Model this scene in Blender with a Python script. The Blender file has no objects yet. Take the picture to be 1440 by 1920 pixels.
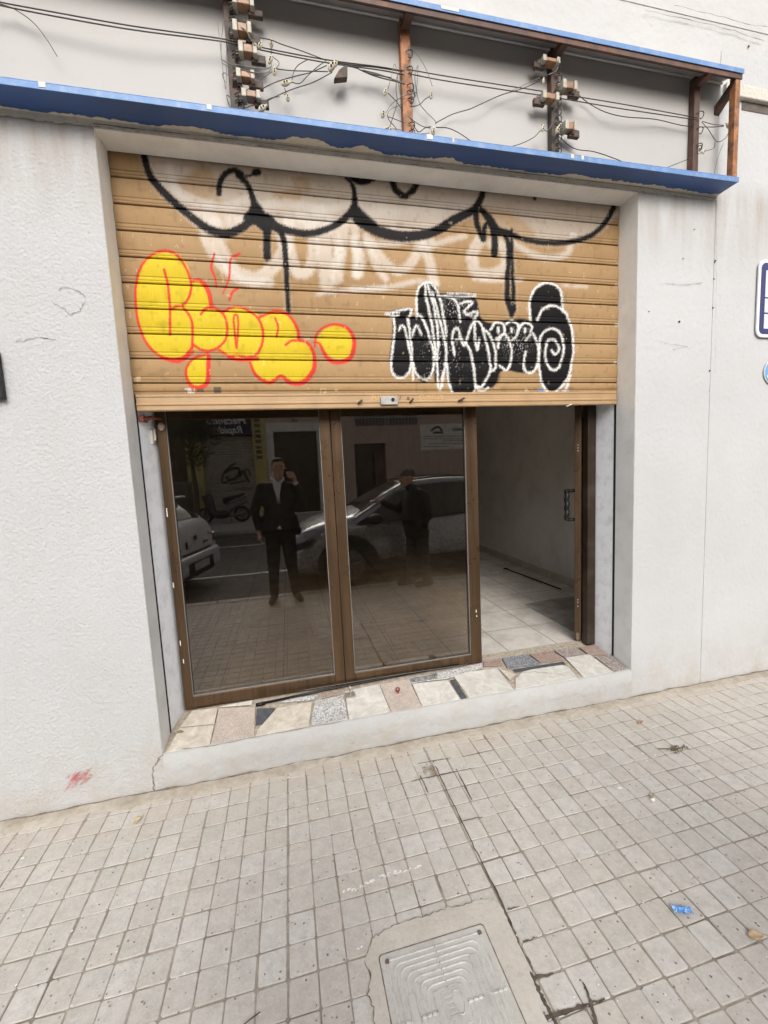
import bpy, bmesh, math, random
import numpy as np
from mathutils import Vector, Matrix
random.seed(7); rng = np.random.default_rng(7)
sc = bpy.context.scene
COL = sc.collection
# ------------------------------------------------------------------ camera
CAM = np.array([0.0, -2.2376, 1.62]); YAW, PITCH, ROLL, FPX = .2227, .1044, .0475, 780.81
def _rot():
    cy, sy, cp, sp, cr, sr = math.cos(YAW), math.sin(YAW), math.cos(PITCH), math.sin(PITCH), math.cos(ROLL), math.sin(ROLL)
    f = np.array([sy*cp, cy*cp, -sp]); r = np.array([cy, -sy, 0]); d = np.cross(f, r)
    return np.array([cr*r+sr*d, -sr*r+cr*d, f])
RM = _rot()
def at(u, v, ax, val):
    """survey point: photo pixel -> point on the plane ax=val"""
    d = RM.T @ np.array([(u-720)/FPX, (v-960)/FPX, 1.0]); i = 'xyz'.index(ax)
    return CAM + d*(val-CAM[i])/d[i]
GL = .330                                   # plane of the shop glass
def rat(u, v, Y):
    """point at depth Y across the street, surveyed through its mirror image in the shop glass"""
    p = at(u, v, 'y', 2*GL-Y); return np.array([p[0], Y, p[2]])
def uv_of(x, y, z):
    q = np.stack([np.asarray(x)-CAM[0], np.asarray(y)-CAM[1]+0*np.asarray(x), np.asarray(z)-CAM[2]])
    c = np.tensordot(RM, q, 1); return 720+FPX*c[0]/c[2], 960+FPX*c[1]/c[2]
cd = bpy.data.cameras.new('camera'); cam = bpy.data.objects.new('camera', cd); COL.objects.link(cam)
cd.sensor_fit = 'HORIZONTAL'; cd.sensor_width = 36; cd.lens = FPX/1440*36; cd.clip_start = .01; cd.clip_end = 500
m = Matrix([list(RM[0]), list(-RM[1]), list(-RM[2])]).transposed().to_4x4(); m.translation = Vector(CAM); cam.matrix_world = m
sc.camera = cam
# ------------------------------------------------------------------ light
w = bpy.data.worlds.new('World'); sc.world = w; w.use_nodes = True
nt = w.node_tree; sky = nt.nodes.new('ShaderNodeTexSky'); sky.sky_type = 'NISHITA'; sky.sun_disc = False
SUN_EL, SUN_AZ = math.radians(35), math.radians(184)      # azimuth clockwise from +Y
sky.sun_elevation = SUN_EL; sky.sun_rotation = SUN_AZ; sky.dust_density = 4; sky.air_density = 1.0; sky.ozone_density = .6
bg = nt.nodes['Background']; bg.inputs[1].default_value = .15
hs = nt.nodes.new('ShaderNodeHueSaturation'); hs.inputs['Saturation'].default_value = .25
nt.links.new(sky.outputs[0], hs.inputs['Color']); nt.links.new(hs.outputs[0], bg.inputs[0])
sl = bpy.data.lights.new('sun', 'SUN'); so = bpy.data.objects.new('sun', sl); COL.objects.link(so)
sl.energy = .72; sl.angle = math.radians(26); sl.color = (1, .99, .975)
sd = Vector((math.sin(SUN_AZ)*math.cos(SUN_EL), math.cos(SUN_AZ)*math.cos(SUN_EL), math.sin(SUN_EL)))
so.rotation_euler = sd.to_track_quat('Z', 'Y').to_euler(); so.location = (0, 0, 20)
sc.view_settings.view_transform = 'Standard'; sc.view_settings.look = 'None'; sc.view_settings.exposure = .60; sc.view_settings.gamma = 1
sc.cycles.max_bounces = 10; sc.cycles.transparent_max_bounces = 16
# ------------------------------------------------------------------ materials
def srgb(r, g, b):
    f = lambda c: (c/255/12.92) if c/255 <= .04045 else ((c/255+.055)/1.055)**2.4
    return (f(r), f(g), f(b))
class NT:
    def __init__(s, name):
        s.m = bpy.data.materials.new(name); s.m.use_nodes = True; s.t = s.m.node_tree; s.b = s.t.nodes['Principled BSDF']
        s.tc = s.t.nodes.new('ShaderNodeTexCoord'); s.geo = s.t.nodes.new('ShaderNodeNewGeometry'); s.pos = s.geo.outputs['Position']
    def n(s, ty, **kw):
        o = s.t.nodes.new('ShaderNode'+ty)
        for k, v in kw.items():
            if k.startswith('_'): setattr(o, k[1:], v)
            else:
                key = int(k[1:]) if k[0] == 'i' and k[1:].isdigit() else k.replace('_', ' ')
                if isinstance(v, bpy.types.NodeSocket): s.t.links.new(v, o.inputs[key])
                else: o.inputs[key].default_value = v
        return o
    def link(s, a, b): s.t.links.new(a, b)
    def noise(s, scale, detail=4, rough=.55, vec=None, dist=0):
        return s.n('TexNoise', Vector=vec or s.pos, Scale=scale, Detail=detail, Roughness=rough, Distortion=dist).outputs['Fac']
    def mapv(s, sc_): return s.n('Mapping', Vector=s.pos, Scale=sc_).outputs[0]
    def ramp(s, fac, a, b, ca=0., cb=1.):
        o = s.n('MapRange', Value=fac); o.inputs['From Min'].default_value = a; o.inputs['From Max'].default_value = b
        o.inputs['To Min'].default_value = ca; o.inputs['To Max'].default_value = cb; return o.outputs[0]
    def mul(s, a, b): return s.n('Math', _operation='MULTIPLY', i0=a, i1=b).outputs[0]
    def add(s, a, b): return s.n('Math', _operation='ADD', i0=a, i1=b).outputs[0]
    def mix(s, f, a, b, mode='MIX'):
        o = s.t.nodes.new('ShaderNodeMix'); o.data_type = 'RGBA'; o.blend_type = mode
        for i, v in ((0, f), (6, a), (7, b)):
            if isinstance(v, bpy.types.NodeSocket): s.link(v, o.inputs[i])
            else: o.inputs[i].default_value = v if i == 0 else (*v[:3], 1)
        return o.outputs[2]
    def bump(s, h, dist, strength=1.0, normal=None):
        o = s.n('Bump', Height=h, Distance=dist, Strength=strength)
        if normal: s.link(normal, o.inputs['Normal'])
        s.link(o.outputs[0], s.b.inputs['Normal']); return o.outputs[0]
    def set(s, **kw):
        for k, v in kw.items():
            k = k.replace('_', ' ')
            if isinstance(v, bpy.types.NodeSocket): s.link(v, s.b.inputs[k])
            else: s.b.inputs[k].default_value = (*v, 1) if isinstance(v, tuple) and len(v) == 3 else v
        return s
def mat(name, col, rough=.6, metal=0, var=.12, scale=12, bump=.0006, bscale=150, dirt=None, dscale=6, damt=.5, spec=.5, coat=0):
    s = NT(name); a = tuple(max(0, c*(1-var)) for c in col); b = tuple(c*(1+var) for c in col)
    c = s.mix(s.ramp(s.noise(scale), .3, .7), a, b)
    if dirt: c = s.mix(s.mul(s.ramp(s.noise(dscale, 8, .65), .48, .66), damt), c, dirt)
    s.set(Base_Color=c, Roughness=s.ramp(s.noise(scale*2), .3, .7, max(.02, rough-.08), min(1, rough+.08)), Metallic=metal, Specular_IOR_Level=spec, Coat_Weight=coat)
    if bump: s.bump(s.noise(bscale, 3), bump)
    return s.m
# ------------------------------------------------------------------ geometry helpers
ORG = {}
def root_of(o):
    while o.parent: o = o.parent
    return o
class MB:
    def __init__(s): s.v = []; s.f = []; s.mi = []; s.cur = 0
    def add(s, vs, fs):
        n = len(s.v); s.v += [tuple(map(float, p)) for p in vs]; s.f += [tuple(i+n for i in f) for f in fs]; s.mi += [s.cur]*len(fs); return s
    def box(s, x0, x1, y0, y1, z0, z1):
        return s.hexa([(x0, y0, z0), (x1, y0, z0), (x1, y1, z0), (x0, y1, z0), (x0, y0, z1), (x1, y0, z1), (x1, y1, z1), (x0, y1, z1)])
    def hexa(s, v): return s.add(v, [(0, 3, 2, 1), (4, 5, 6, 7), (0, 1, 5, 4), (1, 2, 6, 5), (2, 3, 7, 6), (3, 0, 4, 7)])
    def quad(s, *p): return s.add(p, [(0, 1, 2, 3)])
    def prism(s, pts, off):
        """pts: 3D polygon, off: extrusion vector"""
        n = len(pts); p = [np.array(q, float) for q in pts]; o = np.array(off, float)
        nor = sum((np.cross(p[i]-p[0], p[(i+1) % n]-p[0]) for i in range(n)), np.zeros(3))
        if np.dot(nor, o) > 0: p = p[::-1]
        return s.add(p+[q+o for q in p], [tuple(range(n)), tuple(range(2*n-1, n-1, -1))]+[((i+1) % n, i, i+n, (i+1) % n+n) for i in range(n)])
    def tube(s, pts, r, n=8, cap=True):
        P = [Vector(p) for p in pts]; k = len(P); R = r if hasattr(r, '__len__') else [r]*k
        vs = []; prev = None
        for i in range(k):
            t = (P[min(i+1, k-1)]-P[max(i-1, 0)])
            if t.length < 1e-9: t = Vector((0, 0, 1))
            t.normalize()
            if prev is None:
                a = Vector((0, 0, 1)) if abs(t.z) < .9 else Vector((1, 0, 0)); u = t.cross(a).normalized()
            else:
                u = (prev-t*prev.dot(t)); u = u.normalized() if u.length > 1e-6 else t.orthogonal().normalized()
            prev = u; w_ = t.cross(u)
            for j in range(n):
                an = 2*math.pi*j/n; vs.append(P[i]+(u*math.cos(an)+w_*math.sin(an))*R[i])
        fs = [(i*n+j, i*n+(j+1) % n, (i+1)*n+(j+1) % n, (i+1)*n+j) for i in range(k-1) for j in range(n)]
        if cap: fs += [tuple(range(n-1, -1, -1)), tuple((k-1)*n+j for j in range(n))]
        return s.add(vs, fs)
    def ell(s, c, r, nu=12, nv=8, M=None):
        vs = []; c = np.array(c)
        for i in range(nv+1):
            th = math.pi*i/nv
            for j in range(nu):
                ph = 2*math.pi*j/nu; q = np.array([r[0]*math.sin(th)*math.cos(ph), r[1]*math.sin(th)*math.sin(ph), r[2]*math.cos(th)])
                vs.append(c+(M@q if M is not None else q))
        return s.add(vs, [(i*nu+j, (i+1)*nu+j, (i+1)*nu+(j+1) % nu, i*nu+(j+1) % nu) for i in range(nv) for j in range(nu)])
    def cyl(s, c, axis, r, h, n=24, r2=None):
        a = Vector(axis).normalized(); c = Vector(c); return s.tube([c-a*h/2, c+a*h/2], [r, r if r2 is None else r2], n)
    def ribbon(s, pts, wid, nrm, jit=0):
        """flat strip along a polyline lying in the plane with normal nrm"""
        N = Vector(nrm); P = [Vector(p) for p in pts]; k = len(P); W = wid if hasattr(wid, '__len__') else [wid]*k; vs = []
        for i in range(k):
            t = (P[min(i+1, k-1)]-P[max(i-1, 0)]).normalized(); u = N.cross(t)
            vs += [P[i]+u*W[i]/2*(1+random.uniform(-jit, jit)), P[i]-u*W[i]/2*(1+random.uniform(-jit, jit))]
        return s.add(vs, [(2*i, 2*i+2, 2*i+3, 2*i+1) for i in range(k-1)])
    def build(s, name, mats, parent=None, smooth=False, bevel=0, seg=2, weld=False, sub=0):
        me = bpy.data.meshes.new(name); o = bpy.data.objects.new(name, me); COL.objects.link(o)
        org = Vector((0, 0, 0))
        if parent is not None:
            o.parent = parent; org = root_of(parent).matrix_basis.translation
        if not isinstance(mats, (list, tuple)): mats = [mats]
        me.from_pydata([Vector(p)-org for p in s.v], [], s.f)
        for mm in mats: me.materials.append(mm)
        if len(mats) > 1: me.polygons.foreach_set('material_index', s.mi)
        if weld:
            bm = bmesh.new(); bm.from_mesh(me); bmesh.ops.remove_doubles(bm, verts=bm.verts, dist=1e-5); bmesh.ops.recalc_face_normals(bm, faces=bm.faces); bm.to_mesh(me); bm.free()
        if smooth: me.polygons.foreach_set('use_smooth', [True]*len(me.polygons))
        if bevel:
            md = o.modifiers.new('bevel', 'BEVEL'); md.width = bevel; md.segments = seg; md.limit_method = 'ANGLE'; md.angle_limit = math.radians(40)
        if sub: md = o.modifiers.new('sub', 'SUBSURF'); md.levels = md.render_levels = sub
        me.update(); return o
def tag(o, label=None, cat=None, group=None, kind=None):
    if label: o['label'] = label
    if cat: o['category'] = cat
    if group: o['group'] = group
    if kind: o['kind'] = kind
    return o
def thing(name, label, cat, loc=(0, 0, 0), group=None):
    o = bpy.data.objects.new(name, None); COL.objects.link(o); o.location = loc; o.matrix_basis.translation = Vector(loc); o.empty_display_size = .1
    return tag(o, label, cat, group)
def spline(pts, n=8):
    P = [np.array(p, float) for p in pts]
    if len(P) < 3: return [P[0]*(1-t)+P[-1]*t for t in np.linspace(0, 1, n+1)]
    Q = [2*P[0]-P[1]]+P+[2*P[-1]-P[-2]]; out = []
    for i in range(1, len(Q)-2):
        a, b, c, d = Q[i-1:i+3]
        for t in np.linspace(0, 1, n, endpoint=False):
            out.append(.5*((2*b)+(-a+c)*t+(2*a-5*b+4*c-d)*t*t+(-a+3*b-3*c+d)*t**3))
    return out+[P[-1]]
def text_mesh(txt, size, extrude=0, align='CENTER', shear=0, bold=0):
    """text outline as a mesh in the XY plane -> (verts, faces); uses the built-in font"""
    c = bpy.data.curves.new('t', 'FONT'); c.body = txt; c.size = size; c.extrude = extrude; c.align_x = align; c.shear = shear; c.offset = bold; c.resolution_u = 3
    o = bpy.data.objects.new('t', c); COL.objects.link(o); dg = bpy.context.evaluated_depsgraph_get(); me = bpy.data.meshes.new_from_object(o.evaluated_get(dg))
    v = [tuple(p.co) for p in me.vertices]; f = [tuple(p.vertices) for p in me.polygons]
    bpy.data.objects.remove(o); bpy.data.curves.remove(c); bpy.data.meshes.remove(me); return v, f
def put_text(mb, txt, size, origin, ex, ey, ez=None, **kw):
    v, f = text_mesh(txt, size, **kw); O, X, Y = map(np.array, (origin, ex, ey)); Z = np.array(ez) if ez is not None else np.cross(X, Y)
    mb.add([O+X*a+Y*b+Z*c for a, b, c in v], f)
def jag(pts, amp, n=6):
    """roughen a polyline"""
    out = []
    for a, b in zip(pts[:-1], pts[1:]):
        a, b = np.array(a, float), np.array(b, float)
        for t in np.linspace(0, 1, n, endpoint=False): out.append(a*(1-t)+b*t+rng.normal(0, amp, len(a))*(t > 0))
    return out+[np.array(pts[-1], float)]
# ================================================================== SHOP BUILDING
OX0, OX1, OH, ZT0, ZT1, YS, YG = -.731, 2.152, 3.186, .197, .254, .149, .310
XE, RB, ZB, ZTOP, SD = 2.73, -.006, 3.212, 3.81, .133
WX0, WX1, WTOP = -7.0, 9.0, 9.5
def stucco(name, base, rough_amt, bs, stain=True):
    s = NT(name); n1 = s.noise(bs, 3, .6); n2 = s.noise(bs*.28, 4, .55); vo = s.n('TexVoronoi', Vector=s.pos, Scale=bs*.55, _feature='SMOOTH_F1').outputs['Distance']
    big = s.ramp(s.noise(1.1, 6, .6), .3, .7); c = s.mix(big, tuple(x*.93 for x in base), tuple(min(.9, x*1.03) for x in base))
    c = s.mix(s.mul(s.ramp(s.noise(3.5, 9, .7), .52, .75), .22), c, (.47, .41, .34))
    z = s.n('SeparateXYZ', Vector=s.pos)
    if stain:   # grime: rain runs under the sign, splashed soil along the pavement
        col = s.noise(1, 5, .6, vec=s.mapv((9, 9, 1.1)))
        g = s.mul(s.mul(s.ramp(z.outputs['Z'], 2.72, 3.2), s.ramp(z.outputs['Z'], 3.32, 3.2)), s.ramp(col, .32, .68)); c = s.mix(s.mul(g, .75), c, (.30, .235, .175))
        lo = s.mul(s.ramp(z.outputs['Z'], .42, 0.0), s.ramp(s.noise(7, 8, .7), .35, .65)); c = s.mix(s.mul(lo, .6), c, (.40, .355, .29))
        c = s.mix(s.mul(s.ramp(s.noise(70, 2), .66, .74), .5), c, (.42, .38, .33))
    s.set(Base_Color=c, Roughness=.88, Specular_IOR_Level=.25)
    h = s.add(s.mul(n1, .5), s.add(s.mul(vo, .6), s.mul(n2, .35))); s.bump(h, rough_amt)
    return s.m
M_ST = stucco('stucco_rough', (.50, .50, .497), .0055, 140)
M_ST2 = stucco('stucco_smooth', (.52, .52, .515), .0040, 60)
M_ST3 = stucco('plaster_upper', (.54, .53, .515), .006, 40, False)
M_REV = mat('painted_reveal', (.80, .80, .785), .7, var=.05, scale=5, bump=.0012, bscale=60, dirt=(.42, .38, .33), dscale=9, damt=.18)
M_REVB = mat('painted_jamb_bluish', (.90, .92, .95), .5, var=.03, scale=4, bump=.0006, bscale=40, dirt=(.45, .43, .40), dscale=14, damt=.3)
M_CREAM = mat('cream_filler', (.60, .565, .49), .85, var=.15, scale=14, bump=.004, bscale=60, dirt=(.30, .25, .2), dscale=14, damt=.5)
M_DARK = mat('dark_gap', (.015, .014, .013), .9, bump=0)
M_CRK = mat('crack_shadow', (.20, .16, .125), .95, var=.5, scale=40, bump=0)
bld = thing('shop_building', 'white stucco shop building with a shuttered opening and exposed sign recess', 'building', (0, 0, 0))
def wallquad(mb, x0, x1, z0, z1, y):
    mb.quad((x0, y, z0), (x1, y, z0), (x1, y, z1), (x0, y, z1))
b = MB(); b.cur = 0
b.box(WX0, OX0, 0, .36, -.3, ZB-.02)                          # left pier
b.cur = 1; b.box(OX1, XE, 0, .36, -.3, ZB-.02)                # right pier
b.cur = 1; b.box(XE, WX1, -.003, .36, -.3, 4.03)              # wall beyond the sign
b.cur = 0; b.box(OX0, OX1, 0, YS-.012, OH, ZB-.02)            # lintel
b.cur = 2; b.box(WX0, XE, 0, .36, ZTOP+.012, 4.03); b.box(WX0, XE, 0, .36, ZB-.02, ZTOP+.012)
b.box(WX0, WX1, .002, .36, 4.03, 4.18); b.box(WX0, 3.33, -.0015, .36, 4.18, WTOP); b.box(3.335, WX1, -.012, .36, 4.033, WTOP)
wallo = b.build('wall', [M_ST, M_ST2, M_ST3], bld)
wallo['label'] = 'white stuccoed street wall of the shop building'
# reveals
b = MB(); b.cur = 0
b.box(OX0-.03, OX0+.001, .003, YG+.1, ZT0-.02, OH+.008); b.box(OX1-.001, OX1+.03, .003, YG+.1, ZT0-.02, OH+.008)
b.cur = 1
b.prism([(OX0+.002, YS+.022, ZT0), (OX0+.044, YG+.06, ZT0), (OX0-.01, YG+.06, ZT0), (OX0-.01, YS+.022, ZT0)], (0, 0, 2.0))
b.prism([(OX1-.002, YS+.022, ZT0), (OX1-.022, YG+.06, ZT0), (OX1+.04, YG+.06, ZT0), (OX1+.04, YS+.022, ZT0)], (0, 0, 2.0))
b.cur = 2
b.box(OX0-.02, OX0+.0035, YS+.004, YS+.0215, ZT0-.01, OH); b.box(OX1-.0035, OX1+.02, YS+.004, YS+.0215, ZT0-.01, OH)
b.build('reveal', [M_REV, M_REVB, M_DARK], bld)
b = MB(); b.box(OX0+.002, OX1-.002, .004, YS-.014, OH-.004, OH+.01); b.build('lintel_soffit', M_REV, bld)
# plaster fillet and smears under the blue sign soffit
b = MB(); xs = np.linspace(WX0, XE, 800); lo = OH-.008+.010*np.array([random.random() for _ in xs])
vs = []; 
for x, lz in zip(xs, lo): vs += [(x, -.006, lz), (x, -.010, ZB-.001)]
b.add(vs, [(2*i, 2*i+2, 2*i+3, 2*i+1) for i in range(799)])
n_f = np.interp(xs, np.arange(WX0, XE+1, .035), rng.random(len(np.arange(WX0, XE+1, .035)))); w1 = .012*n_f+np.interp(xs, np.arange(WX0, XE+1, .11), .008+.045*rng.random(len(np.arange(WX0, XE+1, .11)))**4)+rng.normal(0, .0035, 800); vs = []
for x, ww in zip(xs, w1): vs += [(x, .0, ZB-.003), (x, -max(.012, ww), ZB-.0015)]
b.add(vs, [(2*i, 2*i+2, 2*i+3, 2*i+1) for i in range(799)])
b.build('plaster_fillet', M_CREAM, bld)
# cracks: survey points on the wall
b = MB()
def crack(pts, wd, y=-.0015, ax='y', amp=.003, n=5, jit=.5):
    P = jag([at(u, v, ax, y) for u, v in pts], amp, n)
    for p in P: p['xyz'.index(ax)] = y
    nr = (0, -1, 0) if ax == 'y' else (0, 0, 1)
    b.ribbon(P, [wd*random.uniform(.3, 1.4) for _ in P], nr, jit)
crack([(290, 1487), (287, 1462), (286, 1440), (296, 1426), (306, 1416)], .008)
crack([(335, 1405), (400, 1398), (478, 1382), (560, 1367), (640, 1352)], .003, -.0045, amp=.0015)
crack([(530, 1396), (545, 1402), (560, 1392), (572, 1390)], .003, -.0045)
crack([(965, 1265), (1000, 1258), (1060, 1268)], .002, -.0045)
crack([(175, 232), (300, 246), (450, 262), (620, 283), (820, 305), (1000, 327), (1180, 348), (1343, 372)], .0028, -.0125, amp=.0008)
crack([(1210, 20), (1290, 36), (1365, 55), (1432, 76)], .0035, -.0145, amp=.002)
crack([(1265, 10), (1330, 25), (1400, 45), (1440, 50)], .0025, -.0325)
crack([(1236, 640), (1290, 650), (1262, 655)], .002, -.0055); crack([(1245, 530), (1275, 534), (1318, 530)], .002, -.0055)
crack([(30, 640), (52, 636), (80, 633), (105, 636)], .0025, -.0035); crack([(108, 544), (122, 538), (148, 546), (160, 556)], .0022, -.0035); crack([(98, 566), (118, 578), (130, 590), (150, 584), (161, 562)], .0022, -.0035)
crack([(1344, 372), (1343, 500), (1341, 700)], .0009, -.0045, amp=.001, n=14)
b.build('crack', M_CRK, bld)
# small holes, plugs and the red scuff
b = MB()
for u, v, r in [(1274, 603, .006), (1341, 489, .005), (1340, 492, .004), (1339, 523, .004), (1337, 577, .005), (1331, 695, .005), (1302, 430, .003), (1281, 485, .003), (1217, 584, .003), (1404, 87, .006), (1330, 733, .002)]:
    b.cyl(at(u, v, 'y', -.0045), (0, 1, 0), r, .003, 10)
b.build('drill_hole', M_DARK, bld)
s = NT('red_scuff'); mask = s.mul(s.ramp(s.noise(160, 4, .7), .42, .6), .75); tr = s.n('BsdfTransparent'); mx = s.n('MixShader'); s.set(Base_Color=(.60, .17, .17), Roughness=.8)
s.link(mask, mx.inputs[0]); s.link(tr.outputs[0], mx.inputs[1]); s.link(s.b.outputs[0], mx.inputs[2]); s.link(mx.outputs[0], s.t.nodes['Material Output'].inputs[0])
b = MB(); sr = random.Random(2)
for k in range(34):
    du, dv = sr.gauss(0, 9), sr.gauss(0, 6); L_ = sr.uniform(8, 24)*math.exp(-abs(du+dv)/22); P = [at(148+du-L_*.7*t_, 1457+dv+L_*.75*t_, 'y', -.007-.0002*k) for t_ in (-1, -.3, .4, 1)]; b.ribbon(P, [.001, .006, .007, .001], (0, -1, 0), .3)
b.build('red_scuff', s.m, bld)
# step face with its own plaster, slight overhang
b = MB(); n = 60; xs = np.linspace(OX0+.001, OX1-.001, n); vs = []
for x in xs:
    o_ = -.003-.004*random.random(); vs += [(x, o_, -.05), (x, o_*1.3, ZT0*.5), (x, -.004, ZT0-.006), (x, .010, ZT0+.0005), (x, .06, ZT0+.002)]
b.add(vs, [(5*i+j, 5*i+5+j, 5*i+6+j, 5*i+1+j) for i in range(n-1) for j in range(4)])
b.build('step_face', stucco('step_plaster', (.47, .47, .46), .012, 28), bld, smooth=True)
# threshold mosaic of broken stone
def zt_at(y): return ZT0+(ZT1-ZT0)*min(1, max(0, y/YG))
def sill_pt(u, v):
    p = at(u, v, 'z', .205)
    for _ in range(4): p = at(u, v, 'z', zt_at(p[1]))
    return p
def marble(name, col, vein, vs_=3):
    s = NT(name); n = s.noise(vs_*3, 8, .65, dist=1.5); c = s.mix(s.ramp(n, .40, .62), vein, col); c = s.mix(s.mul(s.ramp(s.noise(16, 7, .7), .5, .72), .5), c, tuple(x*.62 for x in vein))
    s.set(Base_Color=c, Roughness=s.ramp(s.noise(20), .3, .7, .35, .62)); s.bump(s.noise(60, 4), .0012); return s.m
def terrazzo(name, cols, scale=90):
    s = NT(name); vo = s.n('TexVoronoi', Vector=s.pos, Scale=scale); r = s.n('ValToRGB', Fac=s.n('SeparateColor', Color=vo.outputs['Color']).outputs[0]); r.color_ramp.interpolation = 'CONSTANT'
    e = r.color_ramp.elements
    while len(e) < len(cols): e.new(.5)
    for i, c in enumerate(cols): e[i].position = i/len(cols); e[i].color = (*c, 1)
    c = s.mix(s.mul(s.ramp(s.noise(12, 6), .45, .7), .35), r.outputs[0], (.3, .26, .22)); s.set(Base_Color=c, Roughness=.6); return s.m
MS = [marble('cream_marble', (.66, .60, .51), (.50, .44, .36)), marble('white_marble', (.68, .65, .59), (.54, .51, .46)),
      terrazzo('pink_granite', [(.52, .43, .365), (.46, .385, .33), (.56, .48, .42), (.40, .345, .30)], 200), terrazzo('grey_terrazzo', [(.56, .55, .53), (.34, .34, .34), (.50, .49, .47), (.62, .61, .58), (.26, .26, .26)], 150),
      terrazzo('blue_terrazzo', [(.17, .18, .20), (.23, .24, .26), (.13, .14, .15), (.36, .37, .38)], 170), terrazzo('red_terrazzo', [(.36, .24, .20), (.30, .20, .17), (.42, .31, .26), (.26, .19, .17)], 150),
      terrazzo('brown_terrazzo', [(.28, .24, .22), (.40, .36, .33), (.20, .17, .16), (.33, .27, .24)], 110), mat('grout', (.40, .34, .27), .9, var=.3, scale=40, bump=.002, bscale=120), mat('slate', (.075, .08, .09), .6, var=.3, scale=30)]
b = MB(); b.cur = 7; b.hexa([(OX0, .012, ZT0-.06), (OX1, .012, ZT0-.06), (OX1, YG+.1, ZT1-.06), (OX0, YG+.1, ZT1-.06), (OX0, .012, ZT0-.001), (OX1, .012, ZT0-.001), (OX1, YG+.1, zt_at(9)+.001), (OX0, YG+.1, zt_at(9)+.001)])
Z7 = lambda P: [(240+x/2.483, 1180+y/2.483) for x, y in P]; Z8 = lambda P: [(700+x/1.946, 1180+y/1.946) for x, y in P]
for mi, P in [(0, Z7([(172, 592), (380, 540), (402, 447), (240, 462)])), (0, Z7([(243, 457), (403, 442), (418, 368), (300, 380)])), (2, Z7([(387, 538), (588, 508), (592, 362), (423, 370)])), (1, Z7([(425, 364), (578, 352), (580, 332), (470, 352)])),
      (8, Z7([(594, 450), (626, 445), (688, 368), (600, 370)])), (0, Z7([(594, 503), (604, 470), (692, 370), (858, 338), (842, 452)])), (3, Z7([(852, 448), (1024, 424), (1003, 306), (870, 334)])), (5, Z7([(905, 322), (1000, 304), (990, 290), (910, 304)])),
      (3, Z7([(690, 345), (865, 330), (895, 305), (760, 325)])), (1, Z7([(1030, 422), (1212, 388), (1165, 258), (1010, 290)])), (2, Z7([(1226, 386), (1366, 362), (1308, 234), (1172, 258)])), (3, Z7([(1312, 255), (1440, 232), (1440, 205), (1310, 228)])),
      (1, Z8([(62, 300), (2, 312), (2, 205), (22, 203)])), (1, Z8([(180, 285), (318, 258), (272, 187), (142, 200)])), (8, Z8([(322, 257), (343, 252), (297, 184), (280, 187)])), (1, Z8([(349, 250), (521, 230), (452, 143), (288, 165)])), (0, Z8([(458, 145), (520, 165), (498, 186)])),
      (1, Z8([(527, 228), (756, 186), (712, 140), (690, 131), (590, 144), (545, 156), (518, 182)])), (8, Z8([(520, 158), (702, 129), (695, 119), (508, 148)])), (1, Z8([(779, 184), (878, 160), (788, 92), (700, 105)])), (6, Z8([(886, 158), (938, 146), (872, 92), (806, 100)])),
      (5, Z8([(402, 136), (468, 133), (466, 108), (402, 118)])), (4, Z8([(490, 142), (612, 128), (562, 92), (470, 106)])), (5, Z8([(612, 124), (698, 112), (652, 79), (568, 91)])), (6, Z8([(702, 106), (772, 88), (738, 66), (660, 78)])), (5, Z8([(790, 96), (848, 94), (818, 60), (748, 65)])),
      (3, Z8([(130, 196), (270, 182), (400, 142), (398, 124), (280, 150), (130, 182)]))]:
    b.cur = mi; Q = [sill_pt(u, v) for u, v in P]; Q = [np.array([min(max(q[0], OX0+.004), OX1-.004), max(.014, q[1]), zt_at(q[1])]) for q in Q]; b.prism(Q, (0, 0, .0035))
b.cur = 7
th = b.build('threshold', MS, bld, bevel=.0012, seg=1)
# ---- interior
M_IW = mat('interior_wall', (.72, .70, .665), .8, var=.06, scale=3, bump=.0008, bscale=50, dirt=(.4, .37, .33), dscale=4, damt=.3)
s = NT('interior_floor_tiles'); br = s.n('TexBrick', Vector=s.n('Mapping', Vector=s.pos, Location=(.12, .02, 0)).outputs[0], Scale=1.0, Mortar_Size=.004, Brick_Width=.40, Row_Height=.40, Mortar_Smooth=.3, Bias=0); br.offset = 0
br.inputs['Color1'].default_value = (.70, .655, .59, 1); br.inputs['Color2'].default_value = (.76, .715, .65, 1); br.inputs['Mortar'].default_value = (.2, .17, .14, 1)
c = s.mix(s.mul(s.ramp(s.noise(5, 9, .7), .42, .68), .55), br.outputs[0], (.30, .26, .21)); s.set(Base_Color=c, Roughness=s.ramp(s.noise(9, 6), .3, .7, .35, .6)); M_IF = s.m
b = MB(); b.quad((-1.6, YG+.1, ZT1), (2.91, YG+.1, ZT1), (2.91, 7.5, ZT1), (-1.6, 7.5, ZT1)); b.build('interior_floor', M_IF, bld)
b = MB(); b.box(2.91, 2.97, .37, 7.5, 0, 3.4); b.box(-1.66, -1.6, .37, 7.5, 0, 3.4); b.box(-1.66, 2.97, 7.5, 7.56, 0, 3.4); b.box(-1.66, 2.97, .37, 7.56, 3.3, 3.4)
b.box(OX1+.035, 2.91, .36, .44, 0, 3.3); b.box(-1.6, OX0-.012, .36, .44, 0, 3.3)
b.build('interior_wall', M_IW, bld)
b = MB(); b.box(2.895, 2.9095, .44, 7.5, ZT1, ZT1+.085); b.box(-1.6, 2.895, 7.485, 7.4995, ZT1, ZT1+.085); b.build('skirting', mat('skirting_stone', (.50, .45, .39), .4, var=.15), bld, bevel=.002)
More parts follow.
